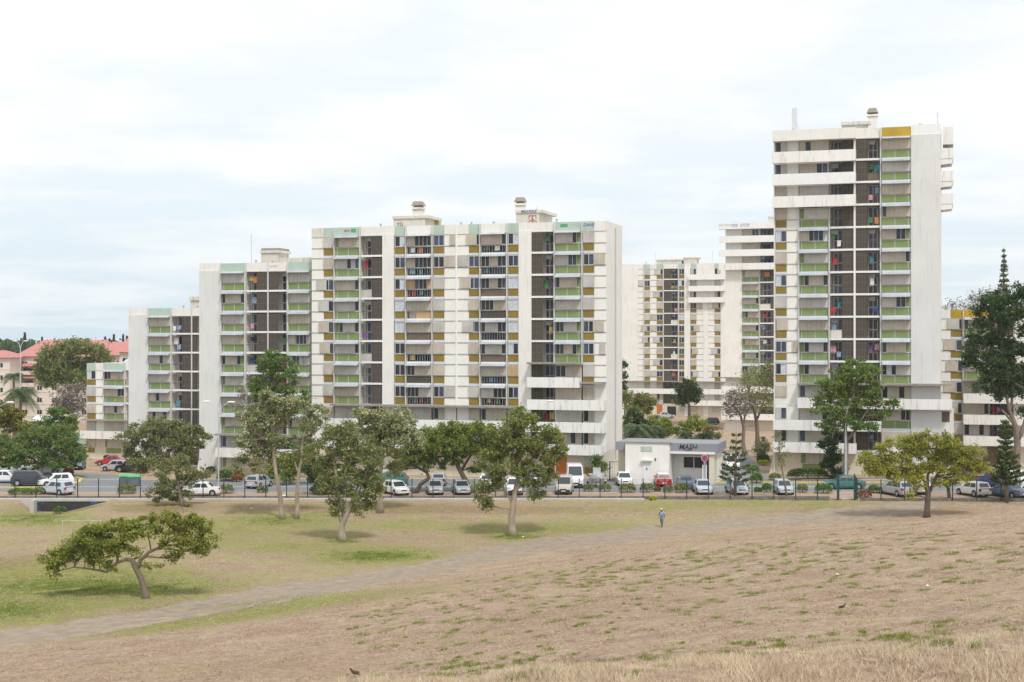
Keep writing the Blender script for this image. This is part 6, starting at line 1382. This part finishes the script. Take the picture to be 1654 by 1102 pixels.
# green gate with steps
def gate():
    xa, ya = fpos(1353); p = Vector((xa, ya, gz(xa, ya))); r = empty('metal_gate', p); tag(r, 'open green metal turnstile gate with solid side panels in the fence', 'gate')
    for x0, w in ((-.15, .42), (1.55, .5)):
        q = MB()
        for i in range(4): q.box(x0 + w * i / 4, x0 + w * i / 4 + .09, -.3 + i * .22, -.25 + i * .22, .05, 2.75 - .15 * i)
        q.build('gate_panel', mat('gate_green', (.02, .075, .07), .6, .2, 2) if 'gate_green' not in bpy.data.materials else bpy.data.materials['gate_green'], r)
    q = MB(); q.box(.5, 1.5, .3, .34, .9, .96).box(.5, 1.5, .3, .34, 2.3, 2.36); q.build('crossbar', M['metal'], r)
    s_ = MB()
    for i in range(4): s_.box(.55, 1.5, -1.0 + i * .5, -.5 + i * .5, -1.0, -.45 + i * .2)
    st = s_.build('concrete_steps', M['kerb'], None, loc=p); tag(st, 'short flight of concrete steps between the green gate panels', 'steps')
gate()
# ---------------------------------------------------------------- street lamps, sign, bins
def lamp(label, px, base_py, top_py, arms, Y=None, r=.09):
    p = hit(px, base_py) if Y is None else Vector(((px - CX) / F * Y, Y, gz((px - CX) / F * Y, Y))); H_ = CAMH - (top_py - CY) / F * p.y - p.z
    root = empty('street_lamp', p); tag(root, label, 'street lamp'); MB().tube([(0, 0, -.1), (0, 0, H_ * .5), (0, 0, H_ - 1.2)], [r, r * .8, r * .55], 8).build('pole', M['metal'], root)
    for sx, ln, rise in arms:
        q = MB().tube([(0, 0, H_ - 1.25), (sx * ln * .18, 0, H_ - .75), (sx * ln * .5, 0, H_ - .3 + rise * .3), (sx * ln, 0, H_ + rise * .6)], [r * .55, r * .45, r * .4, r * .35], 6); a = q.build('arm', M['metal'], root)
        MB().ball((sx * (ln + .35), 0, H_ + rise * .6 + .05), (.48, .16, .10), 10, 6).build('lamp_head', M['white'], a)
lamp('double armed street lamp in front of the mast block', 353, 787, 652, [(-1, 1.0, .3), (1, 1.1, .2)], None)
lamp('single street lamp reaching in from the left edge', -16, 790, 655, [(1, 1.9, .5)], None)
lamp('slim street lamp in front of the stained balconies of the long block', 897, 786, 650, [(-1, .25, .2)], None, .06)
lamp('thick grey lamp post before the broad tree at the tallest tower', 1366, 792, 656, [(1, .5, .3)], 158, .15)
lamp('tall grey floodlight mast in front of the pink walled housing', 33, 700, 552, [(-1, .6, .1), (1, .6, .1)], 245, .14)
def nopark():
    p = hit(1140, 797); p.y += 1.0; H_ = CAMH - (740 - CY) / F * p.y - p.z; r = empty('road_sign', p); tag(r, 'round no parking sign on a grey pole above the pale silver saloon', 'road sign')
    MB().tube([(0, .05, 0), (0, .05, H_ + .2)], .04, 8).build('pole', M['metal'], r)
    rd = paint('sign_red', (.55, .03, .06), .4); bl = paint('sign_blue', (.13, .05, .32), .4)
    MB().tube([(0, 0, H_), (0, -.02, H_)], .36, 24).build('sign_rim', M['white'], r)
    d = MB().tube([(0, -.021, H_), (0, -.03, H_)], .33, 24).build('sign_disc', rd, r); MB().tube([(0, -.031, H_), (0, -.036, H_)], .24, 24).build('blue_field', bl, d)
    q = MB()
    for s_ in (-1, 1): q.prism([(-.20 - .03, H_ + s_ * -.20), (-.20 + .03, H_ - s_ * .20 - .03 * s_ * 0), (.20 + .03, H_ + s_ * .20), (.20 - .03, H_ + s_ * .20)][::1], -.042 - .001 * s_, -.037)
    q.build('diagonal_bars', rd, d)
    for x in (-.18, .18): B('bracket_panel', M['white'], r, (x - .05, x + .05, -.05, 0, 1.2, H_ - .75))
nopark()
def bin_(label, px, py, lid='green'):
    p = hit(px, py); r = empty('wheelie_bin', p, R(8)); tag(r, label, 'bin'); gm = bpy.data.materials.get('bin_grey') or mat('bin_grey', (.13, .15, .17), .6, .1, 2); lm = bpy.data.materials.get('bin_green') or mat('bin_green', (.12, .42, .18), .6, .1, 2)
    q = MB(); q.v = [(-.55, -.40, .15), (.55, -.40, .15), (.55, .40, .15), (-.55, .40, .15), (-.65, -.5, 1.1), (.65, -.5, 1.1), (.65, .5, 1.1), (-.65, .5, 1.1)]; q.f = [(0, 3, 2, 1), (4, 5, 6, 7), (0, 1, 5, 4), (1, 2, 6, 5), (2, 3, 7, 6), (3, 0, 4, 7)]; q.build('body', gm, r)
    q = MB().prismx([(-.56, 1.11), (-.5, 1.28), (0, 1.38), (.5, 1.3), (.56, 1.11)], -.70, .70); q.build('lid', lm, r)
    for x in (-.45, .45):
        for y in (-.3, .3): MB().tube([(x - .03, y, .09), (x + .03, y, .09)], .09, 8).build('wheel', TYRE, r)
bin_('grey bin with green lid, left one of the pair in the car park', 203, 785); bin_('grey bin with green lid, right one of the pair in the car park', 217, 786)
bin_('green-lidded bin behind the flowering paperbark trunk', 622, 781)
B_ = hit(1190, 706)
# boat on trailer
def boat():
    p = hit(964, 787); r = empty('boat_trailer', p + Vector((0, 0, .04)), R(FRONT)); tag(r, 'empty galvanised trailer standing beside the white delivery van', 'trailer')
    q = MB().tube([(2.6, 0, .5), (-1.6, .55, .5)], .05, 6).tube([(2.6, 0, .5), (-1.6, -.55, .5)], .05, 6).tube([(-.6, -.95, .42), (-.6, .95, .42)], .05, 6).tube([(2.6, 0, .5), (2.6, 0, 0)], .04, 6); q.build('frame', M['metal'], r)
    r['label'] = 'galvanised trailer carrying the small white boat beside the delivery van'
    for sd in (-1, 1):
        w = MB().tube([(-.6, sd * .92, .3), (-.6, sd * 1.08, .3)], .3, 16).build('wheel', TYRE, r); MB().tube([(-.6, sd * 1.081, .3), (-.6, sd * 1.095, .3)], .16, 12).build('rim', RIM, w); B('mudguard', M['white'], r, (-.95, -.25, sd * 1.0 - .12, sd * 1.0 + .12, .62, .68))
    b = empty('small_boat', p + Vector((0, 0, .60)), R(FRONT)); tag(b, 'small white boat with console sitting on the trailer by the delivery van', 'boat')
    st = [(-1.9, .85, .0, .75), (-.8, .95, -.02, .78), (.6, .88, .0, .85), (1.6, .5, .15, .95), (2.3, .05, .6, 1.05)]; q = MB()
    for x, h, zl, zt_ in st: q.v += [(x, -h, zt_), (x, -h * .85, zl + (zt_ - zl) * .45), (x, 0, zl), (x, h * .85, zl + (zt_ - zl) * .45), (x, h, zt_)]
    for i in range(4):
        for k in range(5): k2 = (k + 1) % 5; a = i * 5; q.f.append((a + k, a + k2, a + 5 + k2, a + 5 + k))
    q.f += [(4, 3, 2, 1, 0), (20, 21, 22, 23, 24)]; q.build('hull', PAINT['white'], b); B('console', PAINT['silver'], b, (-.5, .2, -.42, .42, .79, 1.55)); B('rubbing_strake', M['black'], b, (-1.85, .7, -1.02, -.93, .66, .74), (-1.85, .7, .93, 1.02, .66, .74))
boat()
def goal(label, px, py, wpx, h, Y=None):
    gm = bpy.data.materials.get('goal_paint') or mat('goal_paint', (.42, .42, .40), .7, .2, 2)
    p = hit(px, py) if Y is None else Vector(((px - CX) / F * Y, Y, gz((px - CX) / F * Y, Y))); w = wpx / F * p.y; r = empty('football_goal', p); tag(r, label, 'goal')
    for x in (0, w): MB().tube([(x, 0, -.1), (x, 0, h)], .035, 8).build('goal_post', gm, r)
    MB().tube([(-.06, 0, h), (w + .06, 0, h)], .035, 8).build('crossbar', gm, r)
goal('white football goal behind the umbrella-shaped acacia', 101, 868, 62, 1.45); goal('white football goal on the distant green court', 74, 668, 32, 2.1, 262)
sheet('sports_court', lambda s: ((-97 + s * 11, 285), (-78 + s * 8, 232)), mat('court_green', (.16, .30, .24), .9, .1, .3), 12, .05)
def tent(label, px, py, Y):
    x = (px - CX) / F * Y; z = gz(x, Y); H_ = CAMH - (py - CY) / F * Y - z; r = empty('white_tent', (x, Y, z)); tag(r, label, 'tent')
    q = MB(); q.v = [(-1.2, -1.2, H_ - .9), (1.2, -1.2, H_ - .9), (1.2, 1.2, H_ - .9), (-1.2, 1.2, H_ - .9), (0, 0, H_)] ; q.f = [(0, 1, 4), (1, 2, 4), (2, 3, 4), (3, 0, 4), (3, 2, 1, 0)]; q.build('roof', M['white'], r)
    for a in (-1.1, 1.1):
        for c in (-1.1, 1.1): MB().tube([(a, c, 0), (a, c, H_ - .9)], .04, 6).build('leg', M['metal'], r)
tent('left white tent roof behind the glossy shrub tree', 62, 670, 215); tent('right white tent roof behind the glossy shrub tree', 80, 671, 217)
# dark gate frames beside the utility building
for lab, pa, pb, Yd in (('dark mesh gate between long block and utility building', 985, 1013, 166), ('dark mesh gate at the utility building porch', 1086, 1101, 164), ('narrow dark gate leaf in front of the utility window', 1117, 1121, 164)):
    xa, xb = (pa - CX) / F * Yd, (pb - CX) / F * Yd; r = empty('mesh_gate', (xa, Yd, gz(xa, Yd))); tag(r, lab, 'gate'); w = xb - xa
    for x in (0, w): B('gate_post', M['darkmetal'], r, (x - .06, x + .06, -.06, .06, -.1, 2.3))
    q = MB().box(.06, w - .06, -.02, .02, 2.18, 2.24).box(.06, w - .06, -.02, .02, .1, .15)
    k = .3
    while k < w - .1: q.box(k - .008, k + .008, -.008, .008, .15, 2.18); k += .28
    q.build('gate_leaf', M['darkmetal'], r)

# ---------------------------------------------------------------- person and birds
def skinned(name, verts, edges, m, parent, sub=2, root_i=0):
    me = bpy.data.meshes.new(name); me.from_pydata([v[:3] for v in verts], edges, []); o = bpy.data.objects.new(name, me); COL.objects.link(o); o.parent = parent; me.materials.append(m)
    sk = o.modifiers.new('skin', 'SKIN'); sk.use_smooth_shade = True
    if not me.skin_vertices: 
        bpy.context.view_layer.objects.active = o
    lay = me.skin_vertices[0].data
    for i, v in enumerate(verts): lay[i].radius = (v[3], v[4] if len(v) > 4 else v[3]); lay[i].use_root = (i == root_i)
    ss = o.modifiers.new('sub', 'SUBSURF'); ss.levels = sub; ss.render_levels = sub
    return o
def person():
    p = hit(1069, 853); r = empty('person', p + Vector((0, 0, .045)), R(-115)); tag(r, 'person in pale blue shirt, blue shorts and white cap walking along the dirt path', 'person')
    # local: +x = walking direction, y = left, z up
    body = [(0, 0, .93, .13, .11), (0, 0, 1.12, .125, .10), (.02, 0, 1.30, .15, .11), (.04, 0, 1.43, .08, .07), (.06, 0, 1.50, .052), (.075, 0, 1.58, .078, .085), (.08, 0, 1.66, .085, .09), (.075, 0, 1.70, .06, .06),
            (.02, .18, 1.40, .052), (-.06, .25, 1.14, .042), (.08, .28, .93, .032), (.12, .28, .86, .028),
            (.02, -.18, 1.40, .052), (-.02, -.25, 1.14, .042), (.17, -.26, .96, .032), (.22, -.26, .90, .028),
            (.0, .10, .88, .085), (.14, .11, .50, .058), (.10, .11, .40, .058), (.20, .11, .09, .036), (.36, .12, .04, .030),
            (.0, -.10, .88, .085), (-.08, -.11, .50, .058), (-.11, -.11, .40, .055), (-.34, -.11, .14, .036), (-.22, -.12, .05, .030)]
    ed = [(0, 1), (1, 2), (2, 3), (3, 4), (4, 5), (5, 6), (6, 7), (2, 8), (8, 9), (9, 10), (10, 11), (2, 12), (12, 13), (13, 14), (14, 15), (0, 16), (16, 17), (17, 18), (18, 19), (19, 20), (0, 21), (21, 22), (22, 23), (23, 24), (24, 25)]
    # fingers and thumbs
    for base, sx in ((11, .12), (15, .22)):
        x, y, z = body[base][:3]
        for j, (dx, dz, ln) in enumerate([(.02, -.01, .075), (.007, -.014, .085), (-.007, -.015, .08), (-.02, -.012, .065)]):
            i = len(body); body += [(x + dx + .01, y, z + dz - .03, .011), (x + dx + .02, y - .01, z + dz - ln, .009)]; ed += [(base, i), (i, i + 1)]
        i = len(body); body += [(x + .035, y - .01, z - .015, .011), (x + .05, y - .012, z - .045, .009)]; ed += [(base, i), (i, i + 1)]
    i = len(body); body += [(.165, 0, 1.61, .014)]; ed += [(6, i)]        # nose
    skinned('body', body, ed, M['skin'], r, 1)
    sh_ = [(0, 0, .98, .155, .135), (0, 0, 1.15, .15, .13), (.02, 0, 1.32, .175, .135), (.035, 0, 1.42, .11, .09), (.02, .20, 1.40, .072), (-.05, .255, 1.18, .066), (.02, -.20, 1.40, .072), (-.02, -.255, 1.18, .066)]
    skinned('shirt', sh_, [(0, 1), (1, 2), (2, 3), (2, 4), (4, 5), (2, 6), (6, 7)], M['shirt'], r, 1)
    so_ = [(0, 0, .98, .15, .13), (.0, 0, .90, .15, .125), (.03, .10, .80, .11), (.12, .115, .52, .085), (-.01, -.10, .80, .11), (-.075, -.115, .52, .085)]
    skinned('shorts', so_, [(0, 1), (1, 2), (2, 3), (1, 4), (4, 5)], M['shorts'], r, 1)
    MB().ball((.075, 0, 1.70), (.115, .10, .075), 12, 8).ball((.17, 0, 1.685), (.07, .075, .012), 10, 4).build('cap', M['cap'], r, True)
    MB().ball((.075, 0, 1.64), (.102, .095, .09), 12, 8).build('hair', M['black'], r, True)
    for x, y, z in ((.33, .12, .03), (-.24, -.12, .045)): MB().ball((x, y, z), (.13, .05, .035), 10, 6).build('shoe', M['brownrail'], r, True)
    MB().ball((.0 - .17, 0, 1.25), (.07, .13, .17), 10, 8).build('backpack', M['blue'], r, True)
person()
def bird(px, py, label, rz):
    p = hit(px, py); r = empty('bird', p + Vector((0, 0, .02)), R(rz)); r.scale = (1.55, 1.55, 1.55) if py > 1050 else (1.2, 1.2, 1.2); tag(r, label, 'bird'); bm_ = bpy.data.materials.get('bird_brown') or mat('bird_brown', (.075, .05, .035), .9, .2, 20)
    skinned('body', [(0, 0, .10, .045), (-.05, 0, .09, .035), (-.16, 0, .055, .014), (.05, 0, .125, .035), (.085, 0, .165, .024), (.10, 0, .185, .024), (.135, 0, .18, .006)], [(0, 1), (1, 2), (0, 3), (3, 4), (4, 5), (5, 6)], bm_, r, 2)
    for y in (-.02, .02): MB().tube([(.0, y, .07), (.0, y, .0), (.03, y, 0)], .005, 5).build('leg', PLY, r)
    for y in (-.045, .045): MB().ball((-.04, y, .10), (.085, .012, .03), 8, 6).build('wing', bm_, r, True)
bird(572, 1094, 'brown bird standing on the dry grass at the bottom edge', 160); bird(1361, 986, 'dark bird on the dry hillside at right', 20)
for i, (px, py, s_, lab) in enumerate([(1352, 929, .10, 'pale scrap of litter on the middle of the dry hillside'), (1498, 947, .09, 'white scrap of litter on the hillside near the right edge'), (845, 868, .12, 'white scrap of litter beside the straight pale trunk'), (458, 802, .3, 'white bag lying against the fence wall'), (406, 822, .14, 'white scrap of litter left of the twin pale trunks')]):
    p = hit(px, py); q = MB(); pr = random.Random(i); q.ball((0, 0, s_ * .3), (s_, s_ * .7, s_ * .4), 7, 5); q.v = [(x + pr.uniform(-.2, .2) * s_, y + pr.uniform(-.2, .2) * s_, z + pr.uniform(-.15, .15) * s_) for x, y, z in q.v]
    tag(q.build('litter', M['white'], None, loc=p), lab, 'litter')

# ---------------------------------------------------------------- grass
def blades(n, Xs, Ys, h, w, rng, lean=.5):
    Z = g(Xs, Ys); a = rng.random(n) * 6.283; b = rng.random(n) * 6.283; hh = h * rng.uniform(.5, 1.3, n); l_ = hh * rng.uniform(0.1, 1.0, n) * lean
    base = np.stack([Xs, Ys, Z - .02], 1); s_ = np.stack([np.cos(a), np.sin(a), 0 * a], 1) * (w * rng.uniform(.6, 1.4, n) / 2)[:, None]
    tip = base + np.stack([np.cos(b) * l_, np.sin(b) * l_, hh], 1)
    return np.stack([base - s_, base + s_, tip], 1).reshape(-1, 3)
grassdry = leafmat('dry_grass', (.42, .31, .21), (.80, .68, .50), .25, 1.5); grassgreen = leafmat('green_grass', (.12, .17, .02), (.26, .31, .055), .2, 1.5)
grassmid = leafmat('field_grass', (.28, .195, .13), (.54, .43, .30), .15, 1.2)
rng = np.random.default_rng(5)
n = 170000; Ys = 18 + 12.5 * rng.random(n) ** .8; Xs = (rng.random(n) * 1.0 - .42) * Ys * .80
bp_ = hit(572, 1100); kk = ~(np.abs(Xs / Ys * F + CX - 570) < 14); Xs, Ys = Xs[kk], Ys[kk]; n = len(Xs)
V = blades(n, Xs, Ys, .15 * np.ones(n) * np.where(np.sin(Xs * 2.1 + Ys) > .3, 1.15, .75), .014, rng, 1.1); tag(npmesh('dry_grass', V, n, grassdry, None, rng.random(n), nper=3), kind='stuff')
# short stubble over the hillside and field
n = 260000; Ys = 28 + 118 * rng.random(n) ** 1.25; Xs = (rng.random(n) - .5) * Ys * .78
keep = (Ys < 146); Xs, Ys = Xs[keep], Ys[keep]; n = len(Xs)
V = blades(n, Xs, Ys, .06, .05, rng, 1.2); tag(npmesh('dry_stubble', V, n, grassmid, None, rng.random(n), nper=3), kind='stuff')
# green tufts
def tufts():
    C_ = []; pr = random.Random(3)
    def add(px, py, r): p = hit(px, py); C_.append((p.x, p.y, r))
    for _ in range(430):        # belt across the hillside
        px = pr.uniform(560, 1654); t = pr.gauss(0, 1); mid = 965 - (px - 900) * .10; py = mid + t * 42
        lo = interp([(500, 985), (800, 930), (1000, 892), (1200, 868), (1400, 850), (1654, 835)], px)
        if py < lo or py > 1075: continue
        add(px, py, pr.uniform(.08, .34))
    for _ in range(200): px = pr.gauss(1120, 190); add(px, interp([(500, 1000), (800, 945), (1000, 905), (1200, 882), (1400, 862), (1654, 850)], px) + abs(pr.gauss(0, 22)), pr.uniform(.10, .40))
    for _ in range(90): px = pr.uniform(600, 1654); add(px, interp([(560, 1092), (1000, 1060), (1300, 1030), (1654, 1012)], px) + pr.gauss(6, 10), pr.uniform(.08, .30))
    for cx, cy in ((740, 1065), (1070, 1065), (1090, 1055), (1450, 1030), (1480, 1038), (835, 1062)): 
        for _ in range(10): add(cx + pr.gauss(0, 22), cy + pr.gauss(0, 7), pr.uniform(.08, .22))
    X_, Y_, H2 = [], [], []
    for x, y, r in C_:
        r = r * .85; m = int(30 + 300 * r); m = min(m, 120); X_.append(x + rng.standard_normal(m) * r * .8); Y_.append(y + rng.standard_normal(m) * r * 1.1)
    Xs = np.concatenate(X_); Ys = np.concatenate(Y_); n = len(Xs); V = blades(n, Xs, Ys, .10, .028, rng, 1.0)
    tag(npmesh('green_grass_tufts', V, n, grassgreen, None, rng.random(n), nper=3), kind='stuff')
    # lush patches in the field
    P = []
    for cx, cy, rx, ry, m in [(140, 948, 170, 15, 26000), (605, 898, 70, 7, 9000), (555, 874, 26, 3, 1200), (828, 867, 40, 4, 2500), (380, 985, 130, 10, 9000), (50, 838, 60, 9, 5000), (130, 824, 40, 5, 1500), (20, 985, 80, 14, 6000), (450, 842, 60, 5, 2500)]:
        for _ in range(m // 8): P.append((cx + pr.gauss(0, .5) * rx, cy + pr.gauss(0, .5) * ry))
    P = np.array(P); dr = CAMH + 1.0 - np.where(P[:, 1] < 845, .3, 0); Ys = dr / (P[:, 1] - CY) * F; Xs = (P[:, 0] - CX) / F * Ys
    Xs = np.repeat(Xs, 5) + rng.standard_normal(len(Xs) * 5) * .22; Ys = np.repeat(Ys, 5) + rng.standard_normal(len(Ys) * 5) * .3; k = Ys < 146; Xs, Ys = Xs[k], Ys[k]; n = len(Xs)
    V = blades(n, Xs, Ys, .11, .05, rng, 1.0); tag(npmesh('green_grass', V, n, leafmat('lush_grass', (.14, .20, .03), (.24, .31, .06), .2, .8), None, rng.random(n), nper=3), kind='stuff')
tufts()

# ---------------------------------------------------------------- thin sea haze
def haze():
    me = MB().box(-700, 700, -40, 900, -4.2, 62).build('haze', bpy.data.materials.new('haze')); tag(me, kind='stuff'); m = me.data.materials[0]; m.use_nodes = True; nt = m.node_tree; nt.nodes.clear()
    o = nt.nodes.new('ShaderNodeOutputMaterial'); v = nt.nodes.new('ShaderNodeVolumePrincipled'); v.inputs['Color'].default_value = (.93, .96, 1, 1); v.inputs['Density'].default_value = HAZE; v.inputs['Anisotropy'].default_value = .2
    nt.links.new(v.outputs[0], o.inputs['Volume'])
HAZE = 0.00014
haze()
